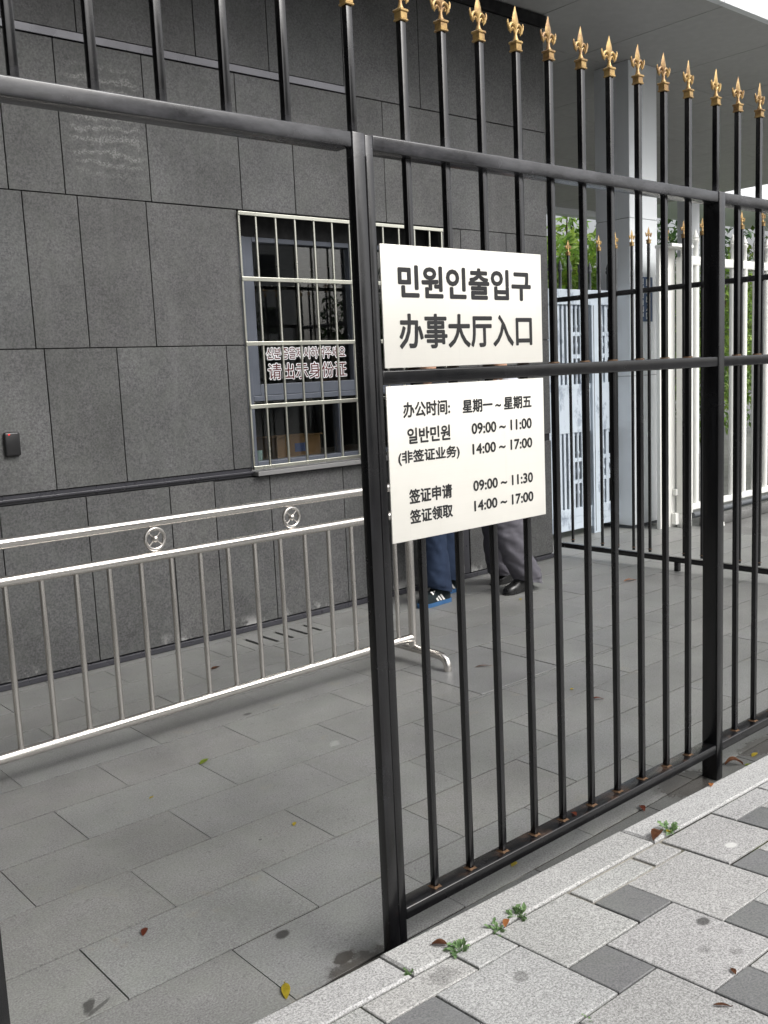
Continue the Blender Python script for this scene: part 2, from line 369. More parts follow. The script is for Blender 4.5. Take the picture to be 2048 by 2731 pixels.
# ------------------------------------------------------------------ lettering
def lettering(name, line, y, mat, parent, bold=0.001, n=12):
    """line: (text, x0, x1, z0, z1), fitted to its box on the plane y; strokes are thickened by bold metres"""
    txt, x0, x1, z0, z1 = line[:5]
    if len(line) > 5: bold = line[5]
    cu = bpy.data.curves.new('tmp_text', 'FONT'); cu.body = txt; cu.resolution_u = 3
    ob = bpy.data.objects.new('tmp_text', cu); COL.objects.link(ob)
    dg = bpy.context.evaluated_depsgraph_get(); dg.update()
    me = bpy.data.meshes.new_from_object(ob.evaluated_get(dg))
    xs = [v.co.x for v in me.vertices]; ys = [v.co.y for v in me.vertices]
    ax, bx, ay, by = min(xs), max(xs), min(ys), max(ys)
    x0 += bold; x1 -= bold; z0 += bold; z1 -= bold
    P0 = [(x0 + (v.co.x - ax) / (bx - ax) * (x1 - x0), z0 + (v.co.y - ay) / (by - ay) * (z1 - z0)) for v in me.vertices]
    polys = [list(p.vertices) for p in me.polygons]
    bpy.data.objects.remove(ob); bpy.data.curves.remove(cu); bpy.data.meshes.remove(me)
    V, F = [], []
    sh = [(0, 0)] + [(bold * math.cos(2 * math.pi * k / n), bold * math.sin(2 * math.pi * k / n)) for k in range(n)]
    for k, (dx, dz) in enumerate(sh):
        o0 = len(V); V += [(p[0] + dx, y + k * .00003, p[1] + dz) for p in P0]; F += [[o0 + i for i in p] for p in polys]
    me = bpy.data.meshes.new(name); me.from_pydata(V, [], F); me.materials.append(mat)
    o = bpy.data.objects.new(name, me); link(o, parent); return o

# ================================================================== SETTING
def structure(o): o['kind'] = 'structure'; return o
# ground sheet
b = MB(); g = 150
b.box(-g, g, -g, g, -0.30, -0.075)
structure(b.build('ground', M['asphalt']))
b = MB(); b.box(8.05, 40, -2, 40, -0.07, -0.012); structure(b.build('driveway', M['drive']))

# inner courtyard floor: running bond, slabs 0.62 x 0.3125
FL = MB(); P = 0.3125; Y0 = 1.917; Lx = 0.62
holes = [(3.315, 3.925, 3.19, 3.795), (3.005, 3.625, Y0 + 9 * P, Y0 + 10 * P)]
flat = lambda x, y: 0.0
def rect_minus(r, h):
    x0, x1, y0, y1 = r; a0, a1, b0, b1 = h
    if a1 <= x0 + 1e-4 or a0 >= x1 - 1e-4 or b1 <= y0 + 1e-4 or b0 >= y1 - 1e-4: return [r]
    out = []
    if y0 < b0: out.append((x0, x1, y0, b0))
    if y1 > b1: out.append((x0, x1, b1, y1))
    ya, yb = max(y0, b0), min(y1, b1)
    if x0 < a0: out.append((x0, a0, ya, yb))
    if x1 > a1: out.append((a1, x1, ya, yb))
    return out
for k in range(-2, 13):
    y0 = Y0 + P * k; y1 = y0 + P
    if k == -2: continue
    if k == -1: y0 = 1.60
    off = (0.965 if k % 2 == 1 else 1.275)          # row k=3 (2.855) is phase A
    x = off - Lx * 21
    while x < 8.0:
        x0, x1 = x, min(x + Lx, 8.06); x += Lx
        if y0 >= 5.129 and x1 < 6.3: continue
        yy1 = 5.125 if (y0 < 5.125 < y1 and x1 < 6.4) else y1
        rs = [(x0, x1, y0, yy1)]
        for h in holes: rs = [q for r in rs for q in rect_minus(r, h)]
        for r in rs:
            if r[1] - r[0] < .02 or r[3] - r[2] < .02: continue
            dz = random.uniform(-.0008, .0008)
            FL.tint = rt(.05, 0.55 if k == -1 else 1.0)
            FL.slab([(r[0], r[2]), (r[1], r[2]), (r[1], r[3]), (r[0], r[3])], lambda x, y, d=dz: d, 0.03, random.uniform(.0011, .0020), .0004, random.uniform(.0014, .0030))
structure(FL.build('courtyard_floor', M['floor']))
b = MB()
for r in rect_minus((-12.2, 8.07, 1.55, 6.2), (3.0, 3.63, Y0 + 9 * P - .003, Y0 + 10 * P + .003)): b.box(*r, -0.05, -0.0045)
structure(b.build('floor_bedding', M['grout']))
b = MB(); b.tint = (0.96, 0.96, 0.98, 1)
b.slab([(3.315, 3.19), (3.925, 3.19), (3.925, 3.795), (3.315, 3.795)], flat, .03, .005, .003)
structure(b.build('inspection_cover', M['floor']))

# public pavement: pinwheel of 0.305 and 0.152 stones, kerb stones along the courtyard
def pz(x, y):
    xx = min(max(x, 0.0), 3.9)
    return 0.104 - 0.03 * (xx - 1.5) + 0.055 * (1.79 - max(y, -2.2))
A_, B_ = 0.305, 0.152
PV = MB(); bx0, by0 = 1.883, 1.10
YK = 1.652
for i in range(-34, 35):
    for j in range(-34, 35):
        lx = bx0 + i * A_ - j * B_; ly = by0 + i * B_ + j * A_
        for (ox, oy, sz, dark) in ((0, 0, A_, False), (-B_, A_ - B_, B_, True)):
            q = [(lx + ox, ly + oy), (lx + ox + sz, ly + oy), (lx + ox + sz, ly + oy + sz), (lx + ox, ly + oy + sz)]
            if max(p[0] for p in q) < -2.5 or min(p[0] for p in q) > 7.5 or max(p[1] for p in q) < -2.2 or min(p[1] for p in q) > YK - .02: continue
            cut = max(p[1] for p in q) > YK
            q2 = clip(q, 0, 1, YK)
            if len(q2) < 3: continue
            PV.mi = 1 if (dark and not cut) else 0
            PV.tint = rt(.06, 1.0 if PV.mi else (1.06 if cut else 1.0))
            dz = random.uniform(-.001, .001); gp = random.uniform(.0018, .0036) * ((3.0 if 2.0 < q[0][0] + .1 < 2.6 else 1.5) if cut else 1)
            PV.slab(q2, lambda x, y, d=dz: pz(x, y) + d, .035, gp, .002)
structure(PV.build('pavement', [M['pave'], M['pave_dark']]))
KB = MB(); ks = [-2.5, -1.62, -0.6, 0.415, 1.45, 2.485, 3.52, 4.555, 5.59, 6.62]
for i in range(len(ks) - 1):
    KB.tint = rt(.05, 1.12)
    jy = random.uniform(-.004, .004)
    if i == 4: jy = .004
    x0, x1 = ks[i], ks[i + 1]
    nseg = 8; q = []
    p1 = [(x0, YK + .004), (x1, YK + .004), (x1, 1.790 + jy), (x0 + (0.02 if i == 3 else 0), 1.790 + jy)]
    KB.slab(p1, lambda x, y: pz(x, y), 0.16, .0045, .006)
structure(KB.build('kerb', M['pave']))
b = MB()
V = []
for yy in (-2.2, YK + .005):
    row = []
    for xx in (-2.5, 0.0, 3.9, 7.5): row.append((xx, yy, pz(xx, yy) - .0075))
    V.append(row)
vv = [[b.bm.verts.new(p) for p in r] for r in V]
for i in range(3): b.face([vv[0][i], vv[0][i + 1], vv[1][i + 1], vv[1][i]])
bt = [[b.bm.verts.new((p[0], p[1], -0.28)) for p in r] for r in V]
for i in range(3): b.face([bt[0][i], bt[0][i + 1], vv[0][i + 1], vv[0][i]]); b.face([bt[1][i], vv[1][i], vv[1][i + 1], bt[1][i + 1]])
structure(b.build('pavement_bedding', M['pgrout']))
b = MB(); b.box(-60, 60, -14, -2.25, -0.07, 0.06); structure(b.build('road', M['asphalt']))

# ================================================================== BUILDING
BLD = thing('gatehouse_building', 'dark grey stone clad building with a barred window and a deep overhanging canopy', 'building', (0, 0, 0))
YW = 5.13; XC = 6.24
WX0, WX1, WZ0, WZ1 = 3.332, 5.055, 1.012, 2.599          # window opening
cl = MB()
def panel(x0, x1, z0, z1, y1=5.17):
    cl.tint = rt(.11); g_ = .0028
    cl.box(x0 + g_, x1 - g_, YW + random.uniform(-.0006, .0006), y1, z0 + g_, z1 - g_, .0012, 1)
def course(xs, z0, z1, hole=True):
    for a, c in zip(xs[:-1], xs[1:]):
        segs = [(a, c, z0, z1)]
        if hole: segs = [s for r in segs for s in rect_minus(r, (WX0, WX1, WZ0 - .04, WZ1))]
        for s in segs:
            if s[1] - s[0] > .012 and s[3] - s[2] > .012: panel(*s)
course([-12, -11.2, -10.5, -9.8, -9.1, -8.3, -7.6, -6.9, -6.1, -5.4, -4.7, -3.9, -3, -2.4, -1.7, -1.1, -.4, .2, .75, 1.25, 1.75, 2.228, 2.743, 3.046, 3.453, 4.047, 4.45, 4.75, 5.187], .036, .978)
course([5.252, 5.6, XC], .036, .978)
course([-12, -11.2, -10.5, -9.8, -9.1, -8.3, -7.6, -6.9, -6.1, -5.4, -4.7, -3.9, -3, -2.3, -1.6, -.9, -.3, .3, .8, 1.45, 2.069, 2.483, 3.197, 5.4, 5.85, XC], 1.032, 1.745 + .045)
course([-12, -11.2, -10.5, -9.8, -9.1, -8.3, -7.6, -6.9, -6.1, -5.4, -4.7, -3.9, -3, -2.2, -1.5, -.9, -.3, .35, .9, 1.5, 2.026, 2.327, 2.732, 4.2, 5.256, 5.75, XC], 1.79, 2.60)
course([-12, -11.2, -10.5, -9.8, -9.1, -8.3, -7.6, -6.9, -6.1, -5.4, -4.7, -3.9, -3, -2.4, -1.8, -1.1, -.4, .3, .9, 1.4, 1.961, 2.264, 2.769, 3.376, 3.777, 4.54, 5.1, 5.55, 5.967, XC], 2.60, 3.392)
course([-12, -11.2, -10.5, -9.8, -9.1, -8.3, -7.6, -6.9, -6.1, -5.4, -4.7, -3.9, -3, -2.2, -1.4, -.7, .1, .8, 1.5, 2.403, 3.121, 3.633, 4.221], 3.44, 4.17)
course([4.221, 4.9, 5.55, XC], 3.393, 4.17)
cl.build('stone_cladding', M['wall'], BLD)
b = MB()                                                  # dark backing seen in the joints, with the window opening left free
b.box(-12, WX0 - .03, 5.145, 5.16, 0, 4.27); b.box(WX1 + .03, XC - .002, 5.145, 5.16, 0, 4.27)
b.box(WX0 - .03, WX1 + .03, 5.145, 5.16, 0, WZ0 - .045); b.box(WX0 - .03, WX1 + .03, 5.145, 5.16, WZ1 + .004, 4.27)
b.build('backing_wall', M['joint'], BLD)
b = MB(); b.tint = (.9, .9, .9, 1)
b.box(XC - .04, XC, 5.172, 9.5, 0, 4.27); b.box(-12, XC - .041, 9.4, 9.5, 0, 4.27); b.box(-12.05, -12.0, 5.13, 9.5, 0, 4.27); b.box(-12, XC, 5.2, 9.5, 4.271, 4.35)
b.build('side_wall', M['wall'], BLD)
b = MB(); b.box(-12, WX0 - .002, 5.138, 5.144, .981, 1.029); b.box(-12, WX0 - .002, 5.118, 5.138, .998, 1.010, .002)
b.build('channel_strip', M['band'], BLD)
b = MB(); b.box(-12, 4.22, 5.122, 5.144, 3.394, 3.438, .003); b.build('metal_strip', M['band_up'], BLD)
b = MB(); b.box(5.19, 5.249, 5.136, 5.144, .036, .975); b.build('drain_channel', M['band'], BLD)
b = MB(); b.box(-12, XC, 5.108, 5.129, 0.002, .034, .003); b.build('skirting', M['band'], BLD)
b = MB(); b.box(-12, XC + .03, 5.118, 5.144, 4.175, 4.262, .004); b.build('top_recess', M['joint'], BLD)
# window
WIN = bpy.data.objects.new('window', None); WIN.location = (WX0, 5.2, WZ0); link(WIN, BLD)
def wchild(o): o.parent = WIN; o.location = (-WX0, -5.2, -WZ0); return o
b = MB(); r0 = 5.161
b.box(WX0 - .028, WX0 - .002, r0, 5.42, WZ0 - .03, WZ1); b.box(WX1 + .002, WX1 + .028, r0, 5.42, WZ0 - .03, WZ1)
b.box(WX0 - .028, WX1 + .028, r0, 5.42, WZ1 + .001, WZ1 + .03); b.box(WX0 - .028, WX1 + .028, r0, 5.42, WZ0 - .06, WZ0 - .031)
b.box(WX0 - .002, WX1 + .002, 5.30, 5.42, 2.47, WZ1)
wchild(b.build('reveal', M['joint']))
b = MB(); Yf0, Yf1 = 5.29, 5.36
sx = [(3.47, 3.535), (4.32, 4.385), (5.0, 5.053)]
b.box(3.42, 3.466, Yf0 - .02, Yf1, WZ0, 2.47, .003)
for a, c in sx: b.box(a, c, Yf0, Yf1 - .01, 1.475, 2.47, .003)
b.box(3.536, 4.319, Yf0, Yf1 - .01, 1.475, 1.545, .003); b.box(4.386, 4.999, Yf0, Yf1 - .01, 1.475, 1.545, .003)
b.box(3.467, 5.053, Yf0 - .02, Yf1, 1.438, 1.473, .003); b.box(3.467, 5.053, Yf0 - .02, Yf1, 1.012, 1.05, .003)
b.box(4.165, 4.19, Yf0, Yf1, 1.051, 1.437, .003); b.box(3.536, 5.0, Yf0, Yf1 - .01, 2.44, 2.47, .003)
wchild(b.build('frame', M['alu']))
b = MB(); b.box(3.536, 4.319, 5.335, 5.341, 1.546, 2.439); wchild(b.build('pane', M['glass']))
b = MB(); b.box(4.386, 4.999, 5.335, 5.341, 1.546, 2.439); wchild(b.build('pane', M['glass']))
b = MB(); b.box(3.467, 4.164, 5.325, 5.331, 1.051, 1.437); wchild(b.build('pane', M['glass']))
b = MB(); b.box(4.191, 5.052, 5.325, 5.331, 1.051, 1.437); wchild(b.build('pane', M['glass']))
b = MB(); b.box(WX0 + .01, WX1 + .03, 5.085, 5.26, .978, 1.006, .003); wchild(b.build('sill', M['sill']))
# window grille
GR = bpy.data.objects.new('window_grille', None); link(GR, BLD)
b = MB()
for z0, z1 in ((2.566, 2.588), (2.176, 2.201), (1.785, 1.810), (1.398, 1.423), (1.018, 1.040)): b.box(WX0 - .004, WX1, 5.104, 5.112, z0, z1, .002)
b.build('cross_bar', M['grille'], GR)
for gx in (WX0 + .004, WX1 - .008):
    b = MB(); b.box(gx - .006, gx + .006, 5.113, 5.128, 1.018, 2.588, .002); b.build('side_frame', M['grille'], GR)
gm = None
for gx in (3.458, 3.605, 3.752, 3.902, 4.049, 4.195, 4.342, 4.489, 4.635, 4.782, 4.928):
    if gm is None:
        b = MB(); b.tube([(0, 0, 1.03), (0, 0, 1.8), (0, 0, 2.57)], .0085, 10); gm = b.build('grille_bar', M['grille'], GR, 60)
        o = gm
    else: o = gm.copy(); link(o, GR)
    o.location = (gx, 5.1205, 0)
# dim room behind the glass
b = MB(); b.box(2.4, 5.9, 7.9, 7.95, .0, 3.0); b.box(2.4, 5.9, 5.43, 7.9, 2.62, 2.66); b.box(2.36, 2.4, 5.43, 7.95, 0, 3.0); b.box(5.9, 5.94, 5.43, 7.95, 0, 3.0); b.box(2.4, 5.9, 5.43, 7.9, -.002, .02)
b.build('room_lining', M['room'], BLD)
# canopy: soffit panels, white fascia, pale far beam
CAN = bpy.data.objects.new('canopy', None); link(CAN, BLD)
b = MB(); ZS = 4.27
xs = [-13, -11.8, -10.6, -9.4, -8.2, -7.0, -5.8, -4.6, -4, -2.8, -1.6, -.4, .8, 2.0, 3.2, 4.4, 5.3, 6.24, 7.3, 8.5, 9.7, 10.9, 12.1, 13.3, 14.5, 15.1]; ys = [4.21, 5.62, 7.0, 8.4, 9.75, 10.95]
for x0, x1 in zip(xs[:-1], xs[1:]):
    for y0, y1 in zip(ys[:-1], ys[1:]):
        if y0 > 5.2 and x1 < 6.2: continue
        b.tint = rt(.03); b.box(x0 + .004, x1 - .004, y0 + .004, y1 - .004, ZS, ZS + .04, .001, 1)
b.build('soffit', M['soffit'], CAN)
b = MB()
for q in range(12): b.box(-13.4 + q * 1.2 + .004, -12.2 + q * 1.2 - .004, .21, 4.145, ZS, ZS + .04, .001, 1)
b.box(-13, 1.0, .2, 4.146, ZS + .041, ZS + .95); b.build('added_shade_roof', M['soffit'], CAN)  # unseen roof block and panels added at left to shade the floor and wall
b = MB(); b.box(-13, 15.1, 4.212, 10.95, ZS + .012, ZS + .10); b.build('soffit_seams', M['soffit_seam'], CAN)
b = MB()
fx = -12.8
while fx < 15:
    if fx >= 1.0: b.box(fx + .004, fx + .996, 4.15, 4.209, ZS - .012, ZS + .95, .003)
    fx += 1.0
b.build('fascia', M['fascia'], CAN)
b = MB(); b.box(-13, 15.1, 4.155, 10.95, ZS + .92, ZS + .98); b.build('roof_sheet', M['soffit'], CAN)
b = MB(); b.box(6.3, 15.1, 10.95, 11.15, ZS - .10, ZS + .9, .005); b.build('rear_beam', M['column'], CAN)
# column with its panel joints
b = MB()
for z0, z1 in ((.03, 1.451), (1.455, 2.894), (2.898, 4.268)):
    b.tint = rt(.02); b.box(7.766, 8.205, 5.415, 5.795, z0, z1, .004)
b.mi = 1; b.box(7.775, 8.196, 5.424, 5.786, 0, 4.268)
b.build('column', [M['column'], M['gate_dark']], BLD)
b = MB(); b.box(14.6, 14.86, 9.0, 9.25, -.02, ZS); b.build('column', M['column'], BLD)

b = MB(); b.tint = (.9, .9, .9, 1); b.box(-1.7, -1.25, .35, 5.105, -.07, 4.26, .004); b.build('added_shade_wall', M['wall'], BLD)  # unseen wall added to block sky light from the left of the courtyard
EC = thing('entrance_canopy', 'second pale flat canopy with a white fascia beyond the end of the dark soffit', 'canopy', (18.5, 11.9, -.012))
b = MB()
for fx in (16.0, 18.0, 20.0, 22.0, 24.0): b.box(fx - 18.5 + .004, fx - 16.504, -1.96, -1.90, 4.57, 5.5, .003)
b.build('fascia', M['fascia'], EC)
b = MB(); b.box(-2.5, 7.5, -1.89, .2, 4.59, 5.45); b.build('soffit', M['column'], EC)
for fx in (1.0, 6.5):
    b = MB(); b.box(fx, fx + .3, -.4, -.1, 0, 4.59, .004); b.build('column', M['column'], EC)

# ---- small things on and behind the wall
CR = thing('card_reader', 'small black plastic card reader with a red light on the grey stone wall', 'card reader', (1.846, 5.13, 1.30))
b = MB(); b.box(-.042, .042, -.026, 0, -.064, .064, .012, 3); b.build('casing', M['plastic'], CR, 40)
b = MB(); b.box(-.02, -.012, -.0275, -.0262, .048, .054); b.build('indicator_light', M['led'], CR)

WS = thing('window_sign', 'red and white outlined notice lettering stuck inside the barred window', 'sign', (3.95, 5.345, 1.68))
wl = [('신분증을제시하여주세요', 3.624, 4.283, 1.7035, 1.779), ('请出示身份证', 3.632, 4.286, 1.572, 1.676)]
for t_, a_, c_, d_, f_ in wl:
    o = lettering('white_outline', (t_, a_ - .006, c_ + .006, d_ - .006, f_ + .006, .0062), 5.3342, M['white_ink'], WS, n=16); o.location = (-3.95, -5.345, -1.68)
    o = lettering('red_letters', (t_, a_, c_, d_, f_, .0006), 5.3332, M['red_ink'], WS, n=4); o.location = (-3.95, -5.345, -1.68)

DK = thing('desk', 'dark desk just inside the barred window', 'desk', (4.2, 5.9, 0))
b = MB(); b.box(-1.4, 1.4, -.42, .45, .97, 1.0, .003); b.build('desk_top', M['desk'], DK)
for lx in (-1.3, 1.3):
    b = MB(); b.box(lx - .03, lx + .03, -.36, .4, .02, .969); b.build('leg', M['desk'], DK)
CT = thing('cardboard_box', 'brown cardboard box with a blue label behind the lower window glass', 'box', (4.03, 5.72, 1.0))
b = MB(); b.box(-.19, .19, -.13, .13, 0, .17, .003); b.build('carton', M['carton'], CT)
b = MB(); b.box(-.04, .07, -.1325, -.1302, .06, .12); b.build('label', M['blue_label'], CT)
b = MB(); b.box(-.20, .20, -.15, -.132, .172, .178); b.build('flap', M['carton'], CT)
b = MB(); b.box(-.20, .20, .132, .24, .15, .155); b.build('flap', M['carton'], CT)
b = MB(); b.lathe([(.018, 0), (.02, 0), (.024, .10), (.021, .10), (.018, .01)], n=16)
tag(b.build('cup', M['cup'], None, 50, (3.64, 5.52, 1.0)), 'small pale green cup at the left end of the desk behind the glass', 'cup')

# ================================================================== FRONT FENCE
FE = thing('iron_fence', 'black iron railing with gold spear finials along the pavement edge carrying both white signs', 'fence', (1.54, 1.852, 0))
FO = (-1.54, -1.852, 0)
def fpart(b, name, mats, smooth=None):
    o = b.build(name, mats, FE, smooth); o.location = FO; return o
YF, YB = 1.852, 1.910
def post_b(x0, x1, y0=1.850, y1=1.913, z1=2.1535):
    b = MB(); b.box(x0, x1, y0, y1, 0.0, z1, .003); return fpart(b, 'post', M['black'], 40)
post_b(.492, .553); post_b(3.182, 3.223); post_b(4.822, 4.863); post_b(6.36, 6.40)
b = MB(); b.box(1.5405, 1.5785, 1.850, 1.879, 0, 2.153, .003); b.box(1.5795, 1.604, 1.851, 1.8795, 0, 2.150, .003)
b.tube([(1.579, 1.8505, .1), (1.579, 1.8505, 1.2), (1.579, 1.8505, 2.1)], .0022, 6); fpart(b, 'post', M['black'], 40)
spans = [(1.6045, 3.1815), (3.2235, 4.8215), (4.8635, 6.3595)]
for i, (a, c) in enumerate(spans):
    for z0, z1 in ((.107, .142), (1.551, 1.587), (2.116, 2.153)):
        b = MB(); b.box(a, c, YF, YB, z0, z1, .0045, 3); fpart(b, 'rail', M['black'], 40)
b = MB(); b.box(.5535, 1.540, YF, YB, 2.116, 2.153, .0045, 3); fpart(b, 'rail', M['black'], 40)
# finial (shared mesh): collar, stem, leaf blade, two scrolls
def finial_mesh():
    b = MB()
    b.box(-.0140, .0140, -.0140, .0140, 0, .005, .0015, 1); b.box(-.0118, .0118, -.0118, .0118, .005, .021, .001, 1); b.box(-.0148, .0148, -.0148, .0148, .021, .0275, .0015, 1)
    b.lathe([(.009, .0275), (.0085, .032), (.006, .037), (.0055, .041), (.0045, .043), (.004, .062), (.0045, .066)], n=10)
    L_ = [(.004, .0035, .058), (.010, .005, .068), (.0145, .005, .078), (.0130, .0045, .088), (.0085, .0035, .101), (.0040, .0025, .112), (.0014, .0014, .119), (.0003, .0003, .122)]
    b.rings([[(hx, 0, z), (hx * .35, hy * .8, z), (0, hy, z), (-hx * .35, hy * .8, z), (-hx, 0, z), (-hx * .35, -hy * .8, z), (0, -hy, z), (hx * .35, -hy * .8, z)] for hx, hy, z in L_])
    for s in (1, -1):
        pts = [(0, 0, .060), (s * .006, 0, .070), (s * .014, 0, .0735), (s * .022, 0, .070), (s * .027, 0, .062), (s * .026, 0, .054), (s * .0225, 0, .0505), (s * .0215, 0, .046)]
        b.tube(pts, [.004, .0045, .0045, .0042, .0048, .0045, .003, .001], 8)
        b.tube([(s * .004, 0, .050), (s * .008, 0, .059), (s * .014, 0, .062), (s * .018, 0, .058), (s * .016, 0, .053)], [.003, .003, .003, .003, .002], 7)
        b.tube([(s * .027, 0, .058), (s * .032, 0, .065), (s * .034, 0, .074), (s * .0325, 0, .080)], [.0035, .0036, .003, .0012], 7)
    return b
FIN = finial_mesh().build('finial', M['gold'], None, 35)
def bar_mesh(z0, welds):
    b = MB(); b.box(-.009, .009, -.009, .009, z0, 2.447, .0016, 2)
    b.mi = 1
    for zw, s in welds:
        rr = []
        for q, zz in ((.0140, 0), (.0112, s * .0022), (.0092, s * .0045)):
            rr.append([(q * sx * random.uniform(.82, 1.25), q * sy * random.uniform(.82, 1.25), zw + zz) for sx, sy in ((1, 1), (0, 1.05), (-1, 1), (-1.05, 0), (-1, -1), (0, -1.05), (1, -1), (1.05, 0))])
        b.rings(rr, False, False)
    return b
BARL = bar_mesh(.12, [(.1425, 1), (1.5875, 1)]).build('bar', [M['black'], M['rust']], None, 35)
BARU = bar_mesh(2.13, []).build('bar', [M['black'], M['rust']], None, 35)
first = {'L': True, 'U': True, 'F': True}
def put(proto, key, parent, loc, rz=0.0):
    o = proto if first[key] else proto.copy()
    if not first[key]: COL.objects.link(o)
    first[key] = False; o.parent = parent; o.location = loc; o.rotation_euler = (0, 0, rz); return o
def fence_bar(key, proto, parent, loc, rz=0.0):
    o = put(proto, key, parent, loc, rz); o.rotation_euler = (random.uniform(-.0012, .0012), random.uniform(-.0014, .0014), rz + random.uniform(-.03, .03))
    put(FIN, 'F', o, (random.uniform(-.0015, .0015), 0, 2.4455), random.uniform(-.08, .08)); return o
lower = [1.740, 1.883, 2.024, 2.171, 2.309, 2.458, 2.602, 2.744, 2.893, 3.033, 3.364, 3.506, 3.65, 3.793, 3.937, 4.08, 4.223, 4.367, 4.51, 4.655, 4.99, 5.135, 5.28, 5.425, 5.57, 5.715, 5.86, 6.005, 6.15]
upper = [.598, .749, .9045, 1.0537, 1.209, 1.3695, 1.566, 3.2025, 4.8425]
for x in lower: fence_bar('L', BARL, FE, (x - 1.54, 1.881 - 1.852, 0))
for x in upper: fence_bar('U', BARU, FE, (x - 1.54, 1.881 - 1.852, 0))

# ---- signs on the fence
def plate(name, label, z0, z1, x0=1.608, x1=2.215):
    t = thing(name, label, 'sign', ((x0 + x1) / 2, 1.849, z0)); off = (-(x0 + x1) / 2, -1.849, -z0)
    b = MB(); b.box(x0, x1, 1.846, 1.8505, z0, z1, .0012, 2); o = b.build('plate', M['plate'], t, 40); o.location = off
    for zz in (z0 + .05, z1 - .05):
        b = MB()
        for x in (1.740, 2.171): b.box(x - .008, x + .008, 1.8507, 1.8718, zz - .01, zz + .01)
        o = b.build('fixing', M['black'], t); o.location = off
    return t, off
t, off = plate('sign_board', 'off white metal sign with two large bold lines of black Korean and Chinese lettering', 1.592, 1.896)
for l in (('민원인출입구', 1.662, 2.1685, 1.7645, 1.8485, .0029), ('办事大厅入口', 1.6595, 2.1697, 1.6385, 1.7275, .0023)):
    o = lettering('lettering', l, 1.8452, M['ink'], t); o.location = off
t, off = plate('sign_board', 'off white metal sign listing opening hours in small black lettering', 1.146, 1.547)
for r in (('办公时间:', 1.6618, 1.830, 1.4645, 1.505, .0012), ('星期一 ~ 星期五', 1.8773, 2.160, 1.4635, 1.5005, .0012),
          ('일반민원', 1.673, 1.8275, 1.397, 1.438, .0012), ('09:00 ~ 11:00', 1.9097, 2.159, 1.4045, 1.4352, .0012),
          ('(非签证业务)', 1.638, 1.8606, 1.3435, 1.3815, .0011), ('14:00 ~ 17:00', 1.9106, 2.1596, 1.349, 1.3788, .0012),
          ('签证申请', 1.6706, 1.8273, 1.241, 1.280, .0012), ('09:00 ~ 11:30', 1.9093, 2.159, 1.2477, 1.2778, .0012),
          ('签证领取', 1.671, 1.827, 1.1885, 1.226, .0012), ('14:00 ~ 17:00', 1.9106, 2.1593, 1.192, 1.222, .0012)):
    o = lettering('lettering', r, 1.8452, M['ink'], t, n=8); o.location = off

# ================================================================== INNER FENCE (runs from the building corner towards the street)
IX = 6.356
IF = thing('iron_fence', 'black iron railing with gold finials behind, starting at the stone wall corner', 'fence', (IX, 5.1, 0))
IO = (-IX, -5.1, 0)
for z0, z1 in ((.068, .108), (2.088, 2.126)):
    b = MB(); b.box(IX - .02, IX + .02, 1.93, 5.128, z0, z1, .004, 2); o = b.build('rail', M['black'], IF, 40); o.location = IO
for y in (4.03, 2.55):
    b = MB(); b.box(IX - .018, IX + .018, y - .018, y + .018, 0, .0675, .002); o = b.build('foot', M['black'], IF, 40); o.location = IO
ymi = 5.014
while ymi > 1.95:
    fence_bar('L', BARL, IF, (0, ymi - 5.1, 0), 0.0 if True else 0); ymi -= .1487

# ================================================================== CROWD BARRIER
BA = thing('crowd_barrier', 'polished stainless steel crowd barrier with ring ornaments standing before the stone wall', 'barrier', (3.47, 3.85, 0))
BO = (-3.47, -3.85, 0); xl = 0.50; xr = 3.47
def bpart(b, name, smooth=60, parent=BA):
    o = b.build(name, M['steel'], parent, smooth); o.location = BO if parent is BA else (0, 0, 0); return o
def sag(x): return 0.0
for nm, z, za in (('top_rail', .982, .982), ('middle_rail', .830, .830), ('bottom_rail', .112, .136)):
    b = MB(); pts = []
    for i in range(13):
        t_ = i / 12; pts.append((xl + (xr - xl) * t_, 3.85, z + (za - z) * t_))
    if nm == 'top_rail':      # the top rail turns down into the end posts
        pts = [(xl + .004, 3.85, z - .05), (xl + .012, 3.85, z - .018), (xl + .045, 3.85, z)] + pts[1:-1] + [(xr - .045, 3.85, z), (xr - .012, 3.85, z - .018), (xr - .004, 3.85, z - .05)]
    b.tube(pts, .0226, 22); bpart(b, nm)
for x in (xl, xr):
    b = MB(); b.tube([(x, 3.85, .075), (x, 3.85, .5), (x, 3.85, .94)], .0228, 20); bpart(b, 'end_post')
    b = MB(); y0, y1 = 3.575, 4.125
    b.tube([(x, y0 + .01, .003), (x, y0 + .008, .03), (x, y0 + .02, .055), (x, y0 + .05, .072), (x, y0 + .10, .076), (x, 3.85, .076), (x, y1 - .10, .076), (x, y1 - .05, .072), (x, y1 - .02, .055), (x, y1 - .008, .03), (x, y1 - .01, .003)], .0222, 20); bpart(b, 'foot')
x = 1.306 - .1475 * 5; bal = None
while x < 3.40:
    if bal is None:
        b = MB(); b.tube([(0, 0, .125), (0, 0, .47), (0, 0, .825)], .0124, 16); bal = b.build('baluster', M['steel'], BA, 60); o = bal
    else: o = bal.copy(); link(o, BA)
    o.location = (x - 3.47, 0, 0); x += .1472
ring = None
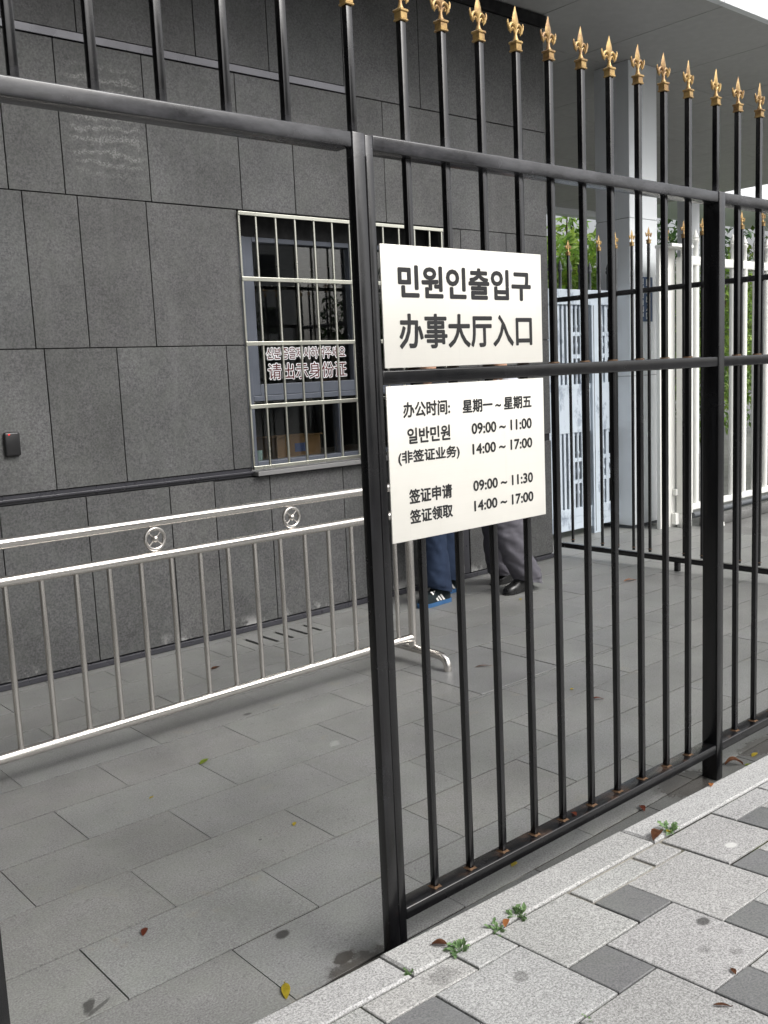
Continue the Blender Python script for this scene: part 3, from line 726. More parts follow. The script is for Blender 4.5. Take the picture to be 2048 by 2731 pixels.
for x in (.505 + .735 - .005, 1.97, 2.705):
    if ring is None:
        b = MB()
        def torus(R, r, n1=28, n2=10):
            rg = []
            for i in range(n1):
                a = 2 * math.pi * i / n1
                rg.append([((R + r * math.cos(2 * math.pi * j / n2)) * math.cos(a), r * math.sin(2 * math.pi * j / n2), (R + r * math.cos(2 * math.pi * j / n2)) * math.sin(a)) for j in range(n2)])
            b.rings(rg + [rg[0]], False, False)
        torus(.0465, .0088)
        for k in range(4):
            a = math.pi / 4 + k * math.pi / 2
            b.tube([(math.cos(a) * .012, 0, math.sin(a) * .012), (math.cos(a) * .045, 0, math.sin(a) * .045)], .0035, 8)
        for i_ in range(1):
            rg = []
            for i in range(1, 10):
                th = math.pi * i / 10; rg.append([(.0165 * math.sin(th) * math.cos(2 * math.pi * k / 16), -.0165 * math.cos(th), .0165 * math.sin(th) * math.sin(2 * math.pi * k / 16)) for k in range(16)])
            b.rings(rg)
        ring = b.build('ring_ornament', M['steel'], BA, 60); o = ring
    else: o = ring.copy(); link(o, BA)
    o.location = (x - 3.47, 0, .906)

# ================================================================== FLOOR DRAIN
b = MB(); b.tint = (1.02, 1.02, 1.02, 1)
dx0, dx1, dy0, dy1 = 3.008, 3.622, Y0 + 9 * P + .003, Y0 + 10 * P - .003
sx_ = [3.095 + .11 * i for i in range(5)]; hw = .0135; sy0, sy1 = 4.775, 4.985
xsn = [dx0] + [v for s_ in sx_ for v in (s_ - hw, s_ + hw)] + [dx1]
b.box(dx0, dx1, dy0, sy0, -.028, .0005); b.box(dx0, dx1, sy1, dy1, -.028, .0005)
for i in range(0, len(xsn), 2): b.box(xsn[i], xsn[i + 1], sy0 + .0001, sy1 - .0001, -.028, .0005)
o = b.build('drain_cover', M['floor'], None, None); tag(o, 'grey stone drain slab with five dark slots at the foot of the wall', 'drain')
b = MB(); b.box(dx0, dx1, dy0, dy1, -.034, -.0285); b.build('pit', M['joint'], o)

# ================================================================== BLUE-GREY LATTICE GATE beside the column
GT = thing('lattice_gate', 'blue grey painted metal gate with lattice panels and spear points beside the column', 'gate', (7.42, 5.6, 0))
GO = (-7.42, -5.6, 0)
def gp(b, name, mat='gate', smooth=None):
    o = b.build(name, M[mat], GT, smooth); o.location = GO; return o
b = MB(); b.box(6.27, 7.764, 5.57, 5.63, 2.115, 2.250, .004); gp(b, 'top_beam')
b = MB(); b.box(7.366, 7.482, 5.555, 5.635, .0, 2.114, .004); gp(b, 'stile')
b = MB(); b.box(7.388, 7.396, 5.5535, 5.555, .02, 2.11); gp(b, 'stile_groove', 'gate_dark')
def leaf(x0, x1, cells):
    b = MB(); b.box(x0, x1, 5.580, 5.612, .965, 1.405, .003); b.box(x0, x1, 5.576, 5.581, 1.36, 1.4045); gp(b, 'solid_panel')
    b = MB(); b.box(x0, x1, 5.578, 5.614, .07, .129, .002); b.box(x0, x1, 5.578, 5.614, .131, .189, .002); b.box(x0, x1, 5.578, 5.614, .191, .268, .002); b.box(x0 + .002, x1 - .002, 5.585, 5.61, .08, .26); gp(b, 'kick_board')
    for z0, z1 in ((.269, .964), (1.406, 2.114)):
        b = MB(); zc = (z0 + z1) / 2 - .005; x = x0 + .01
        b.box(x0, x1, 5.608, 5.612, z1 - .03, z1)
        for kind, wd in cells:
            if x + wd > x1 + .002: break
            if kind == 'v': b.box(x, x + wd, 5.585, 5.607, z0, z1)
            elif kind == 's':
                c_ = x + wd / 2; R = .014
                pr = [(R, z0), (R, zc - .22), (R * 1.5, zc - .20), (R, zc - .18), (R, zc - .10), (R, zc - .03), (R * 1.55, zc), (R, zc + .03), (R, zc + .10), (R, zc + .15), (R * 1.5, zc + .17), (R, zc + .19), (R, z1)]
                b.lathe(pr, c_, 5.596, 10)
                for zz in (zc - .1, zc + .1): b.box(x - .02, x + wd + .02, 5.588, 5.603, zz - .018, zz + .018)
            elif kind == 'x':
                for zz in (zc - .1, zc + .1): b.box(x, x + wd, 5.588, 5.603, zz - .018, zz + .018)
                for s in (1, -1):
                    Mx = Matrix.Translation((x + wd / 2, 5.5965, zc)) @ Matrix.Rotation(s * math.atan2(.16, wd), 4, 'Y')
                    hl = math.hypot(.16, wd) / 2
                    b.box(-hl, hl, -.007 + s * .0004, .007 + s * .0004, -.011, .011, M=Mx)
            x += wd
        gp(b, 'lattice', 'gate', 40)
cell = [('v', .03), ('g', .03), ('v', .034), ('s', .10), ('v', .036), ('x', .13), ('v', .036), ('s', .10), ('v', .034), ('g', .03), ('v', .03), ('g', .035)]
leaf(6.27, 7.365, [('v', .02), ('x', .11)] + cell[:7] + cell[7:] + cell)
leaf(7.483, 7.764, [('v', .03), ('s', .075), ('v', .045), ('x', .09), ('v', .03)])
b = MB(); b.box(6.27, 7.764, 5.66, 5.668, .10, 2.10); gp(b, 'backing_sheet', 'gate_back')
sp = None
for x in (6.42, 6.56, 6.70, 6.84, 6.98, 7.12, 7.26, 7.404, 7.54, 7.68):
    if sp is None:
        b = MB(); b.lathe([(.014, 2.249), (.014, 2.40), (.021, 2.41), (.022, 2.425), (.015, 2.437), (.02, 2.45), (.006, 2.49), (.001, 2.505)], 0, 0, 12); sp = gp(b, 'spear_point', 'gate_dark', 50); o = sp
    else: o = sp.copy(); link(o, GT)
    o.location = (x - 7.42, 0, 0)

CS = thing('column_sign', 'dark blue upright sign with white lettering on the grey column', 'sign', (7.99, 5.40, 1.955))
b = MB(); b.box(-.115, .112, 0, .014, 0, .411, .002); b.build('board', M['navy'], CS)
for chs, x0, x1, zt, step, h in (('민원인출입구', 7.905, 7.958, 2.352, .064, .054), ('民事出入口', 7.992, 8.052, 2.346, .077, .064)):
    for i, c_ in enumerate(chs):
        o = lettering('letter', (c_, x0, x1, zt - i * step - h, zt - i * step, .0032), 5.3982, M['white_ink'], CS, n=6); o.location = (-7.99, -5.40, -1.955)

# ================================================================== WHITE GATE
WG = thing('white_gate', 'white metal gate with upright bars and pointed finials beyond the courtyard', 'gate', (8.12, 5.12, 0), math.radians(1.5))
def wp(b, name, smooth=40, mat='white'): return b.build(name, M[mat], WG, smooth)
b = MB(); b.box(.02, .15, -.05, .05, .12, 2.525, .004); wp(b, 'stile')
b = MB(); b.tube([(.08, 0, 2.524), (.08, 0, 2.60)], .035, 16); wp(b, 'hinge_pin')
b = MB(); b.box(.152, 6.0, -.03, .03, 2.455, 2.535, .004); wp(b, 'rail')
b = MB(); b.box(.152, 6.0, -.03, .03, .14, .195, .004); wp(b, 'rail')
b = MB(); b.tube([(.16, -.04, .09), (6.0, -.04, .09)], .03, 12); wp(b, 'track_tube', 60, 'gate_dark')
wb = wf = None
x = .28
while x < 5.9:
    if wb is None:
        b = MB(); b.tube([(0, 0, .19), (0, 0, 2.46)], .031, 14); wb = wp(b, 'bar', 60)
        b = MB(); b.lathe([(.022, 2.534), (.022, 2.66), (.033, 2.672), (.034, 2.69), (.022, 2.70), (.031, 2.712), (.012, 2.755), (.001, 2.79)], 0, 0, 12); wf = b.build('spear_point', M['white'], wb, 50)
        o = wb
    else:
        o = wb.copy(); link(o, WG); f_ = wf.copy(); link(f_, o)
    o.location = (x, 0, 0); x += .235
for xx in (.08, 3.0, 5.9):
    b = MB(); b.box(xx - .06, xx + .06, -.045, .045, -.012, .119, .004); wp(b, 'foot_block')
GPST = thing('gate_post', 'thick white painted steel post holding the hinge of the white gate', 'post', (8.06, 5.30, 0))
b = MB(); b.box(-.16, .095, -.11, -.07, -.01, 2.60, .004); b.build('shaft', M['white'], GPST, 40)
b = MB(); b.box(-.16, .20, -.24, -.06, 2.601, 2.63, .003); b.build('hinge_plate', M['white'], GPST)
b = MB(); b.box(.02, .085, -.16, -.111, .02, .13, .003); b.build('hinge_block', M['white'], GPST)
b = MB(); b.box(.04, .09, -.15, -.111, .30, .36, .003); b.build('hinge_block', M['white'], GPST)
GK = MB(); GK.tint = (.8, .8, .8, 1); GK.box(8.3, 15, 4.90, 5.03, -.011, .075, .01); o = GK.build('gate_kerb', M['drive'], None, 40); structure(o)
b = MB(); b.lathe([(.06, 0), (.075, .02), (.07, .05), (.05, .07), (.055, .085), (.03, .10), (.02, .11)], 0, 0, 12)
tag(b.build('stone_weight', M['white'], None, 40, (8.33, 4.86, -.011)), 'lumpy white weathered stone weight on the ground by the white gate post', 'stone')

# ================================================================== PEOPLE
def skin_body(name, verts, edges, root, mat, parent, sub=2, fold=0.0, seed=0, loc=None):
    me = bpy.data.meshes.new(name); me.from_pydata([v[:3] for v in verts], edges, [])
    o = bpy.data.objects.new(name, me); link(o, parent)
    sm = o.modifiers.new('skin', 'SKIN'); sm.use_smooth_shade = True
    for i, v in enumerate(verts):
        d = me.skin_vertices[0].data[i]; d.radius = (v[3], v[4] if len(v) > 4 else v[3]); d.use_root = (i == root)
    ss = o.modifiers.new('sub', 'SUBSURF'); ss.levels = sub; ss.render_levels = sub
    dg = bpy.context.evaluated_depsgraph_get(); dg.update()
    m2 = bpy.data.meshes.new_from_object(o.evaluated_get(dg)); o.modifiers.clear()
    o.data = m2; bpy.data.meshes.remove(me)
    m2.materials.clear(); m2.materials.append(mat); m2.name = name
    m2.polygons.foreach_set('use_smooth', [True] * len(m2.polygons))
    if fold:
        for v in m2.vertices:
            n_ = mnoise.fractal(Vector((v.co.x * 9 + seed, v.co.y * 9, v.co.z * 16)), 1.0, 2.0, 3)
            v.co += v.normal * n_ * fold
    return o

def loft_leg(b, rings_, n=36, fold=.006, seed=0.0):
    """rings_: (x, y, z, rx, ry[, hem tilt]); cloth tube with creases that gather towards the ankle and knee"""
    out = []; K = []
    rr = [tuple(r) + (0.0,) * (6 - len(r)) for r in rings_]
    for i in range(len(rr) - 1):
        m_ = 10 if rr[i][2] < .5 else 4
        for s_ in range(m_):
            t = s_ / m_; K.append(tuple(rr[i][k] + (rr[i + 1][k] - rr[i][k]) * t for k in range(6)))
    K.append(rr[-1])
    for j, (x, y, z, rx, ry, tl) in enumerate(K):
        r = []
        for k in range(n):
            a = 2 * math.pi * k / n; px, py = math.cos(a), math.sin(a)
            zz = z + tl * px
            f = mnoise.fractal(Vector((px * 1.3 + seed, py * 1.3, zz * 13 + px * 1.4)), 1.0, 2.0, 3)
            rg = 1 - abs(mnoise.noise(Vector((px * 1.6 + seed * 2, py * 1.6, zz * 30 + px * 2.2 + f)))) * 2
            g1 = max(0, 1 - zz / .26) + .6 * max(0, 1 - abs(zz - .5) / .12)
            q = fold * (f * 1.2 + rg * (0.25 + 1.0 * g1))
            r.append((x + px * (rx + q), y + py * (ry + q), zz + .003 * f))
        out.append(r)
    b.rings(out, True, True)

def shoe(parent, toe, heel, y, w, zs, sneaker, lift=0.0):
    """toe and heel are x positions; the shoe points from heel to toe"""
    n = 12; L_ = heel - toe
    def sect(t, zb, zt, hw, pw):
        r = []; N = 16
        for k in range(N):
            a = math.pi * k / (N - 1)
            r.append((toe + L_ * t, y + math.cos(a) * hw, zb + (zt - zb) * (math.sin(a) ** pw)))
        return r
    prof = [(.0, .25, .012, .35), (.03, .6, .03, .5), (.12, .92, .048, .55), (.28, 1.0, .058, .6), (.42, .92, .078, .6), (.55, .82, .098, .55), (.72, .76, .110, .5), (.88, .74, .112, .5), (.97, .6, .095, .5), (1.0, .35, .05, .5)]
    so_h = .028 if sneaker else .012
    def zoff(t): return lift * max(0, (t - .25) / .75)
    b = MB(); b.rings([sect(t, zs + so_h * .8 + zoff(t), zs + so_h + h + zoff(t), w / 2 * hw, p_) for t, hw, h, p_ in prof])
    b.build('shoe_upper', M['shoe' if sneaker else 'leather'], parent, 60)
    b = MB(); sl_ = []
    for zz, ex in ((zs, 1.0), (zs + so_h, 1.05)):
        top = [(toe + L_ * t + (-.008 if t < .1 else .008 if t > .95 else 0), y + w / 2 * hw * ex, zz + zoff(t)) for t, hw, h, p_ in prof]
        bot = [(p[0], 2 * y - p[1], p[2]) for p in reversed(top)]
        sl_.append(top + bot)
    b.rings(sl_); b.build('shoe_sole', M['sole' if sneaker else 'leather'], parent, 50)
    if sneaker:
        b = MB()
        for i in range(3):
            t0 = .34 + i * .10
            for s in (-1, 1):
                pts = []
                for q in range(6):
                    u = q / 5; tt = t0 + .16 * (1 - u) - .02; zz = zs + so_h + .006 + .068 * u
                    hw = w / 2 * (.90 - .48 * (u ** 1.6)) + .0035
                    pts.append((toe + L_ * tt, y + s * hw, zz))
                for q in range(5):
                    a, c = pts[q], pts[q + 1]; wd = .0085
                    vs = [b.bm.verts.new(p) for p in ((a[0] - wd, a[1], a[2]), (a[0] + wd, a[1], a[2]), (c[0] + wd, c[1], c[2]), (c[0] - wd, c[1], c[2]))]
                    b.face(vs)
        b.build('shoe_stripes', M['stripe'], parent)

def hand(verts, edges, wrist, d, side):
    """adds a palm and five curled fingers to a skeleton; d points along the forearm"""
    d = Vector(d).normalized(); wv = Vector(verts[wrist][:3]); s = Vector((0, side, 0)); s = (s - d * s.dot(d)).normalized(); nrm = d.cross(s)
    palm = len(verts); verts.append((*(wv + d * .045), .016, .026)); edges.append((wrist, palm))
    for i, (o_, l_) in enumerate(((-.030, .062), (-.010, .074), (.010, .070), (.028, .056))):
        a = wv + d * .085 + Vector((1, 0, 0)) * o_
        b_ = a + d * l_ * .55 + s * -.010; c_ = b_ + d * l_ * .35 + s * -.022
        k = len(verts); verts += [(*a, .009), (*b_, .008), (*c_, .0065)]; edges += [(palm, k), (k, k + 1), (k + 1, k + 2)]
    a = wv + d * .035 + Vector((-.032, 0, 0)); c_ = a + d * .035 + Vector((-.012, 0, 0)) - s * .01; e_ = c_ + d * .025 - s * .012
    k = len(verts); verts += [(*a, .010), (*c_, .009), (*e_, .007)]; edges += [(palm, k), (k, k + 1), (k + 1, k + 2)]

def upper_body(P_, hx, hy, hz, coat):
    """hips at hx,hy,hz; everything above the belt; faces -X"""
    V_ = [(hx, hy, hz, .10, .13), (hx, hy, hz + .18, .095, .125), (hx - .01, hy, hz + .36, .105, .15), (hx - .005, hy, hz + .50, .06, .08), (hx - .015, hy, hz + .57, .05, .05), (hx - .03, hy, hz + .64, .075, .07), (hx - .03, hy, hz + .74, .085, .075), (hx - .02, hy, hz + .80, .05, .05)]
    E_ = [(i, i + 1) for i in range(7)]
    for s in (-1, 1):
        k = len(V_); sw = s * .04
        V_ += [(hx, hy + s * .17, hz + .44, .048), (hx + .02 + sw, hy + s * .21, hz + .17, .038), (hx - .05 + sw * 2, hy + s * .20, hz - .05, .026)]
        E_ += [(3, k), (k, k + 1), (k + 1, k + 2)]; hand(V_, E_, k + 2, (-.25 + s * .1, 0, -1), s)
        k2 = len(V_); V_ += [(hx, hy + s * .085, hz - .10, .07), (hx, hy + s * .09, hz - .30, .055)]; E_ += [(0, k2), (k2, k2 + 1)]
    # nose, chin, ears
    k = len(V_); V_ += [(hx - .125, hy, hz + .685, .012), (hx - .095, hy, hz + .62, .022)]; E_ += [(6, k), (5, k + 1)]
    for s in (-1, 1): V_.append((hx - .02, hy + s * .092, hz + .69, .014)); E_.append((6, len(V_) - 1))
    skin_body('body', V_, E_, 0, M['skin'], P_, 2)
    J = [(hx, hy, hz - .06, .125, .16), (hx, hy, hz + .16, .12, .15), (hx - .01, hy, hz + .36, .13, .17), (hx - .005, hy, hz + .49, .075, .10), (hx - .012, hy, hz + .535, .062, .062)]
    EJ = [(0, 1), (1, 2), (2, 3), (3, 4)]
    for s in (-1, 1):
        k = len(J); sw = s * .04
        J += [(hx, hy + s * .175, hz + .43, .065), (hx + .02 + sw, hy + s * .215, hz + .17, .055), (hx - .04 + sw * 2, hy + s * .205, hz - .01, .042)]
        EJ += [(3, k), (k, k + 1), (k + 1, k + 2)]
    skin_body('jacket', J, EJ, 0, M[coat], P_, 2, .008, hx)
    b = MB(); rg = []
    for i in range(8):
        th = (i + .3) / 8 * math.pi * .62
        rg.append([(hx - .022 + .112 * math.sin(th) * math.cos(a) + (.012 if math.cos(a) > 0 else 0), hy + .092 * math.sin(th) * math.sin(a), hz + .715 + .128 * math.cos(th) - (.03 * (math.cos(a) + .4) if th > 1.2 and math.cos(a) > -.4 else 0)) for a in [2 * math.pi * k / 20 for k in range(20)]])
    b.rings(rg, True, False); b.build('hair', M['hair'], P_, 60)
    b = MB()
    for s in (-1, 1):
        c_ = Vector((hx - .101, hy + s * .030, hz + .705))
        b.rings([[(c_.x - .006 * math.cos(t_), c_.y + .012 * math.sin(t_) * math.cos(a), c_.z + .006 * math.sin(t_) * math.sin(a)) for a in [2 * math.pi * k / 10 for k in range(10)]] for t_ in (.3, .8, 1.3, 1.57)])
    b.build('eyes', M['leather'], P_, 60)
    b = MB(); b.tube([(hx - .098, hy - .024, hz + .642), (hx - .108, hy, hz + .644), (hx - .098, hy + .024, hz + .642)], [.003, .006, .003], 8); b.build('mouth', M['red_ink'], P_, 60)

PX = thing('person', 'person in blue jeans and navy sneakers with white stripes and blue soles', 'person', (0, 0, 0))
b = MB()
loft_leg(b, [(4.500, 4.716, .098, .094, .086, -.032), (4.498, 4.716, .125, .100, .090, -.02), (4.492, 4.716, .17, .098, .088), (4.490, 4.716, .26, .098, .086), (4.484, 4.718, .38, .088, .084), (4.478, 4.72, .50, .084, .084), (4.500, 4.72, .66, .092, .088), (4.55, 4.74, .82, .105, .095), (4.57, 4.76, .95, .12, .11)], seed=1.3)
loft_leg(b, [(4.776, 4.885, .098, .094, .086, -.032), (4.774, 4.885, .13, .100, .09, -.02), (4.762, 4.885, .2, .098, .088), (4.745, 4.885, .34, .094, .086), (4.715, 4.88, .5, .090, .085), (4.66, 4.87, .68, .092, .09), (4.59, 4.85, .84, .105, .095), (4.575, 4.83, .95, .12, .11)], seed=4.1)
loft_leg(b, [(4.575, 4.795, .80, .12, .15), (4.575, 4.795, .92, .135, .175), (4.575, 4.795, 1.02, .125, .165)], seed=2)
b.build('jeans', M['denim'], PX, 70)
shoe(PX, 4.318, 4.590, 4.708, .098, .001, True); shoe(PX, 4.600, 4.870, 4.89, .098, .001, True)
upper_body(PX, 4.575, 4.795, 1.0, 'jacket')

PW = thing('person', 'person in loose grey slacks and black leather shoes walking along the stone wall', 'person', (0, 0, 0))
b = MB()
loft_leg(b, [(5.195, 4.505, .062, .112, .085, -.030), (5.185, 4.507, .09, .116, .09, -.02), (5.170, 4.508, .13, .118, .09), (5.110, 4.51, .22, .122, .09), (5.055, 4.51, .32, .122, .09), (5.015, 4.512, .43, .115, .09), (5.005, 4.515, .52, .110, .09), (5.03, 4.53, .66, .112, .095), (5.08, 4.56, .82, .118, .10), (5.10, 4.58, .95, .125, .11)], fold=.011, seed=7.7)
loft_leg(b, [(5.250, 4.80, .075, .105, .085), (5.235, 4.80, .12, .112, .088), (5.205, 4.795, .25, .112, .088), (5.17, 4.78, .42, .108, .09), (5.15, 4.76, .6, .108, .092), (5.12, 4.72, .8, .115, .1), (5.10, 4.68, .95, .125, .11)], fold=.011, seed=9.2)
loft_leg(b, [(5.10, 4.63, .80, .125, .16), (5.10, 4.63, .92, .14, .18), (5.10, 4.63, 1.02, .13, .17)], seed=5)
b.build('slacks', M['slacks'], PW, 70)
shoe(PW, 4.955, 5.235, 4.515, .094, .001, False, .012); shoe(PW, 5.135, 5.40, 4.80, .094, .001, False)
upper_body(PW, 5.10, 4.63, 1.0, 'shirt')

# ================================================================== PLANTS
def leaf_face(b, p, d, n_, L_, W, fold=.25):
    s = d.cross(n_).normalized(); nn = s.cross(d).normalized()
    a = p; t = p + d * L_ - nn * L_ * .12; m1 = p + d * L_ * .45
    l = m1 + s * W * .5 + nn * W * fold; r = m1 - s * W * .5 + nn * W * fold
    va, vt, vm, vl, vr = [b.bm.verts.new(q) for q in (a, t, m1, l, r)]
    b.face([va, vm, vl]); b.face([va, vr, vm]); b.face([vm, vt, vl]); b.face([vm, vr, vt])
def rv():
    while True:
        v = Vector((random.uniform(-1, 1), random.uniform(-1, 1), random.uniform(-1, 1)))
        if .05 < v.length < 1: return v.normalized()
def foliage(b, blobs, count, L_, W, tr=(.55, 1.4), droop=.35):
    tot = sum(r[3] ** 2 for r in blobs)
    for (cx, cy, cz, R, *q) in blobs:
        fz = q[0] if q else 1.0; tone = random.uniform(.8, 1.2)
        for _ in range(int(count * R * R / tot)):
            v = rv(); rr = R * (random.random() ** .35)
            bump_ = 1 + .28 * mnoise.noise(Vector((v.x * 2.3 + cx, v.y * 2.3 + cy, v.z * 2.3)))
            p = Vector((cx, cy, cz)) + Vector((v.x, v.y, v.z * fz)) * rr * bump_
            if p.z < .05: continue
            d = (v + rv() * .9 + Vector((0, 0, -droop))).normalized(); n_ = (rv() * .7 + Vector((0, 0, 1))).normalized()
            k = tone * random.uniform(*tr); b.tint = (k * random.uniform(.9, 1.2), k, k * random.uniform(.7, 1.1), 1)
            leaf_face(b, p, d, n_, L_ * random.uniform(.6, 1.25), W * random.uniform(.6, 1.2))
def plant(name, label, cat, base, blobs, count, L_, W, mat, stems, group=None, tr=(.55, 1.4)):
    t = thing(name, label, cat, base, 0, group); bx, by, bz = base
    b = MB(); foliage(b, blobs, count, L_, W, tr); o = b.build('crown', M[mat], t); o.location = (-bx, -by, -bz)
    b = MB()
    for st in stems: b.tube(st[0], st[1], 9)
    o = b.build('trunk', M['bark'], t, 50); o.location = (-bx, -by, -bz)
    return t
def stems_for(base, blobs, r=.05):
    bx, by, bz = base; out = []
    for i, q in enumerate(blobs):
        c = Vector(q[:3]); s = Vector((bx + random.uniform(-.1, .1), by + random.uniform(-.1, .1), bz))
        mid = s.lerp(c, .5) + Vector((random.uniform(-.12, .12), random.uniform(-.12, .12), .1))
        out.append(([s, mid, c], [r, r * .7, r * .3]))
    return out
def at(dx, y, z, R): return (dx * y, y, z, R)          # along a sight line over the courtyard
bl = [(16.4, 14.0, 3.35, 1.1), (17.3, 14.1, 3.55, 1.0), (18.3, 14.3, 3.55, 1.1), (19.3, 14.6, 3.5, 1.1), (17.0, 13.8, 2.6, 1.2), (18.3, 14.0, 2.6, 1.3), (19.6, 14.4, 2.6, 1.3), (17.6, 13.9, 1.5, 1.3), (19, 14.2, 1.5, 1.3), (17.75, 13.9, 4.62, .30), (17.6, 13.9, 4.85, .16)]
plant('broadleaf_shrub', 'tall bright green broadleaf shrub showing above the lattice gate', 'shrub', (18.2, 14.3, -.012), bl, 7500, .27, .115, 'leaf_bright', stems_for((18.2, 14.3, -.012), bl), None, (.7, 1.6))
bl = [(16.6, 9.8, 1.3, .8), (17.2, 10.1, 2.2, .8), (17.5, 10.0, 3.0, .65), (16.9, 10, .7, .7), (18.1, 10.5, 1.7, .8), (18.3, 10.6, 2.6, .75)]
plant('garden_shrub', 'yellow green leafy shrub behind the white gate bars', 'shrub', (17.2, 10.0, -.012), bl, 3000, .15, .075, 'leaf_bright', stems_for((17.2, 10.0, -.012), bl, .03))
bl = [(19.6, 10.6, 1.2, 1.0), (20.2, 10.9, 2.4, 1.1), (21.0, 11.1, 3.3, 1.0), (22.0, 11.6, 2.0, 1.2), (22.2, 11.8, 3.2, 1.2)]
plant('garden_shrub', 'mid green shrub at the right edge behind the white gate', 'shrub', (20.8, 11.0, -.012), bl, 3000, .18, .085, 'leaf_bright', stems_for((20.8, 11.0, -.012), bl, .04))
bl = [(21.5, 15.2, 2.6, 1.6), (23.5, 15.6, 4.0, 1.8), (25.5, 16.4, 3.4, 1.9), (27.5, 17, 4.4, 2.0), (23, 15.2, 1.4, 1.5), (25.4, 16, 1.4, 1.5)]
plant('evergreen_tree', 'dark green evergreen tree far behind the white gate under the canopy edge', 'tree', (24.5, 16.0, -.012), bl, 4200, .28, .12, 'leaf_dark', stems_for((24.5, 16.0, -.012), bl, .12))
# across the street (seen as reflections in the window)
for (tx, ty, hgt, lab) in ((12.5, -16.5, 5.2, 'round street tree across the road nearest the crossing'), (17.5, -17.5, 6.0, 'taller street tree across the road before the apartment block'), (23.0, -17.0, 5.4, 'spreading street tree across the road at the far end')):
    bl = [(tx + random.uniform(-1, 1), ty + random.uniform(-.8, .8), hgt * .62 + random.uniform(-.9, 1.1), random.uniform(.9, 1.35)) for _ in range(7)]
    plant('street_tree', lab, 'tree', (tx, ty, .06 if ty > -14 else -.075), bl, 1500, .30, .14, 'leaf_dark', [([(tx, ty, -.075), (tx + .05, ty, hgt * .35), (tx, ty, hgt * .6)], [.14, .10, .06])] + stems_for((tx, ty, hgt * .35), bl, .05), 'street trees across the road')
AP = thing('apartment_building', 'pale apartment block with rows of dark windows across the road', 'building', (26, -36, 0))
b = MB(); b.box(-9, -1.2, -4, 0, -.07, 26); b.box(-1.2, 9, -5, -1.2, -.07, 22); b.build('wall', M['render'], AP)
b = MB()
for fl_ in range(7):
    for x in (-7.8, -5.0, 1.0, 3.6, 6.2):
        yy = .02 if x < -1 else -1.18
        b.box(x, x + 1.6, yy - .3, yy + .01, 1.2 + fl_ * 3, 2.7 + fl_ * 3)
b.build('window_rows', M['dark_glass'], AP)

# weeds along the kerb
def weed(x, y, n_, size, label):
    z = pz(x, y) - .004; b = MB()
    for i in range(n_):
        a = random.uniform(0, 2 * math.pi); el = random.uniform(.05, .85)
        d = Vector((math.cos(a) * math.cos(el), math.sin(a) * math.cos(el), math.sin(el)))
        l = size * random.uniform(.5, 1.0); k = random.uniform(.6, 1.35); b.tint = (k, k, k, 1)
        s = Vector((random.uniform(-.008, .008), random.uniform(-.004, .004), 0))
        b.tube([s, s + d * l * .5], [.0012, .0008], 5)
        for q in (.35, .6, .8):
            dd = (d + rv() * .75).normalized(); leaf_face(b, s + d * l * q, dd, (rv() * .5 + Vector((0, 0, 1))).normalized(), l * .5, l * .36, .15)
        leaf_face(b, s + d * l * .5, d, (rv() * .3 + Vector((0, 0, 1))).normalized(), l * .55, l * .40, .15)
    o = b.build('weed', M['weed'], None, None, (x, y, z)); tag(o, label, 'weed', 'weeds in the kerb joint')
weed(1.603, 1.650, 16, .036, 'leafy weed in the kerb joint beside the reddish brown leaf, nearest the thick post')
weed(1.741, 1.652, 13, .032, 'small weed in the kerb joint just left of the orange leaf')
weed(1.845, 1.660, 15, .038, 'leafy weed in the kerb joint just right of the orange leaf')
weed(2.590, 1.672, 16, .040, 'leafy weed with a yellow bit and a curled brown leaf at its foot')
weed(1.445, 1.672, 8, .022, 'tiny weed in the cross joint at the kerb corner below the post')
weed(1.600, 1.243, 5, .016, 'speck of a weed in a paver joint at the bottom edge')

# fallen leaves
def litter(x, y, z, L_, W, rz, mat, curl, label):
    b = MB(); n_ = 7; rows_ = []
    for i in range(n_):
        t = i / (n_ - 1); ww = W * .5 * (math.sin(math.pi * min(1, t * .93 + .04)) ** .8); zz = curl * L_ * (math.sin(t * 2.6 + .3)) * .5
        rows_.append([(t * L_ - L_ / 2, -ww, zz + curl * W * .35), (t * L_ - L_ / 2, 0, zz), (t * L_ - L_ / 2, ww, zz + curl * W * .25)])
    zmin = min(p[2] for r in rows_ for p in r)
    vs = [[b.bm.verts.new((p[0], p[1], p[2] - zmin + .0012)) for p in r] for r in rows_]
    for i in range(n_ - 1):
        for j in range(2): b.face([vs[i][j], vs[i + 1][j], vs[i + 1][j + 1], vs[i][j + 1]])
    b.tube([(L_ * .48, 0, rows_[-1][1][2] - zmin + .0018), (L_ * .62, .003, .002)], .0009, 5)
    bmesh.ops.solidify(b.bm, geom=list(b.bm.faces), thickness=.0006)
    o = b.build('fallen_leaf', M[mat], None, 60, (x, y, z)); o.rotation_euler = (0, 0, rz); tag(o, label, 'leaf', 'fallen leaves')
litter(1.276, 1.966, 0, .066, .024, 1.0, 'litter_yellow', .25, 'yellow leaf on the courtyard floor near the kerb at bottom centre')
litter(1.139, 2.483, 0, .040, .020, .9, 'litter_red', .4, 'curled red leaf on the floor slabs at lower left')
litter(1.921, 3.472, 0, .062, .026, .5, 'litter_green', .2, 'yellow green leaf on a slab joint before the barrier')
litter(1.850, 2.726, 0, .028, .014, .8, 'litter_yellow', .3, 'tiny yellow leaf on the slabs left of the thick post')
litter(1.595, 3.314, 0, .022, .011, .3, 'litter_yellow', .2, 'speck of a yellow green leaf on the slabs at mid left')
litter(3.646, 3.499, 0, .085, .014, -.5, 'litter_brown', .2, 'thin brown twig like leaf on the inspection cover')
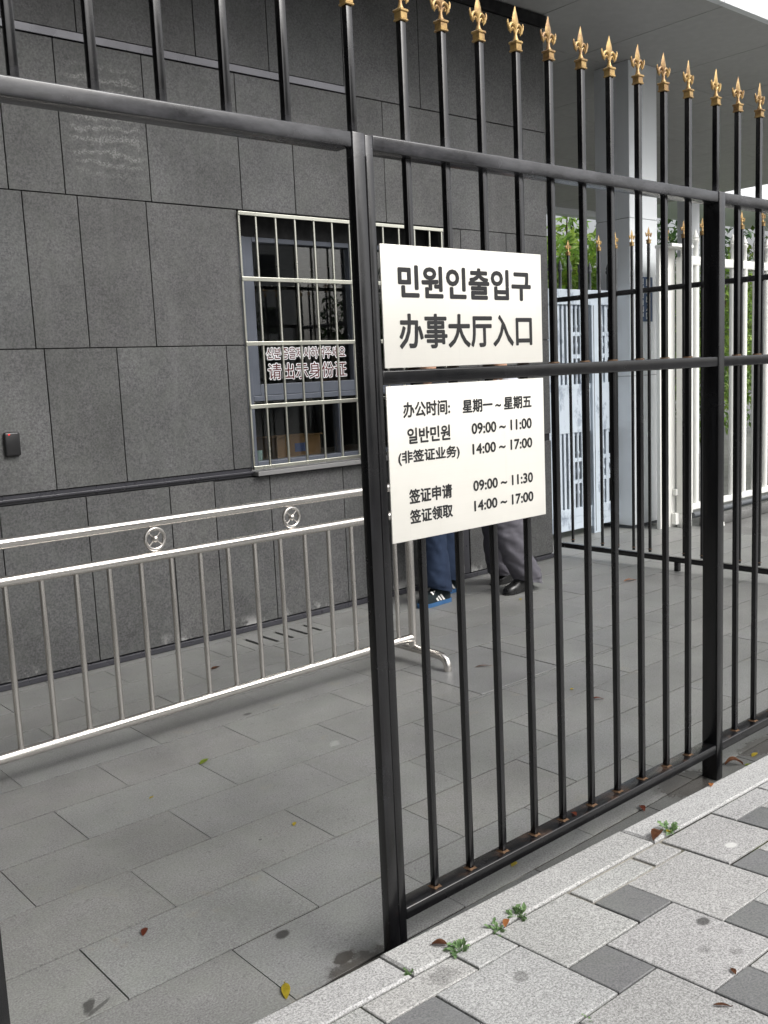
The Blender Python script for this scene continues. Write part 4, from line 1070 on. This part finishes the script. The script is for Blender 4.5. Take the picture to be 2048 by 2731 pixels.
litter(3.663, 2.911, 0, .022, .018, .3, 'litter_yellow', .4, 'tiny round yellow leaf seen between the fence bars')
litter(3.619, 2.732, 0, .062, .022, -.6, 'litter_red', .4, 'reddish leaf on the slabs behind the fence bars')
litter(2.657, 4.599, 0, .060, .030, .2, 'litter_brown', .2, 'brown leaf on the slabs between the barrier and the wall')
litter(5.857, 4.110, 0, .095, .035, -.4, 'litter_orange', .3, 'tan leaf on the slabs near the far railing')
litter(4.926, 4.347, 0, .040, .020, .8, 'litter_yellow', .3, 'small yellow leaf by the walking person shoes')
litter(3.357, 1.879, 0, .070, .038, -.7, 'litter_brown', .8, 'curled dark brown leaf beside the right fence post foot')
litter(3.503, 1.872, 0, .050, .020, .1, 'litter_yellow', .2, 'yellow leaf at the right edge on the wet gutter')
litter(3.395, 1.842, 0, .030, .012, -.3, 'litter_green', .2, 'thin green leaf in the gutter right of the curled leaf')
litter(2.794, 1.915, 0, .045, .020, .9, 'litter_red', .45, 'upturned red brown leaf in the dark gutter')
litter(2.179, 1.978, 0, .034, .020, .3, 'litter_yellow', .3, 'yellow leaf under the bottom rail of the fence')
litter(2.360, 1.876, .142, .026, .014, 1.2, 'litter_red', .45, 'red leaf caught on the bottom rail beside a bar')
litter(1.588, 1.708, pz(1.588, 1.708), .040, .022, 2.3, 'litter_brown', .5, 'reddish brown leaf on the pale kerb stone')
litter(1.785, 1.655, pz(1.785, 1.655), .040, .018, .6, 'litter_orange', .5, 'orange leaf in the kerb joint between two weeds')
litter(2.519, 1.672, pz(2.519, 1.672), .075, .036, .3, 'litter_brown', .55, 'big curled brown leaf on the kerb joint')
litter(2.567, 1.660, pz(2.567, 1.66), .024, .018, .4, 'litter_yellow', .6, 'small yellow leaf touching the big curled brown leaf')
litter(3.014, 1.775, pz(3.014, 1.775), .028, .018, .5, 'litter_orange', .5, 'small orange leaf on the kerb below the right post')
litter(1.844, 1.057, pz(1.844, 1.057), .038, .010, -.9, 'litter_brown', .3, 'thin brown leaf on a paver at the bottom right')
litter(1.986, 1.109, pz(1.986, 1.109), .024, .012, .9, 'litter_brown', .4, 'small rust brown leaf bit on a paver edge at right')
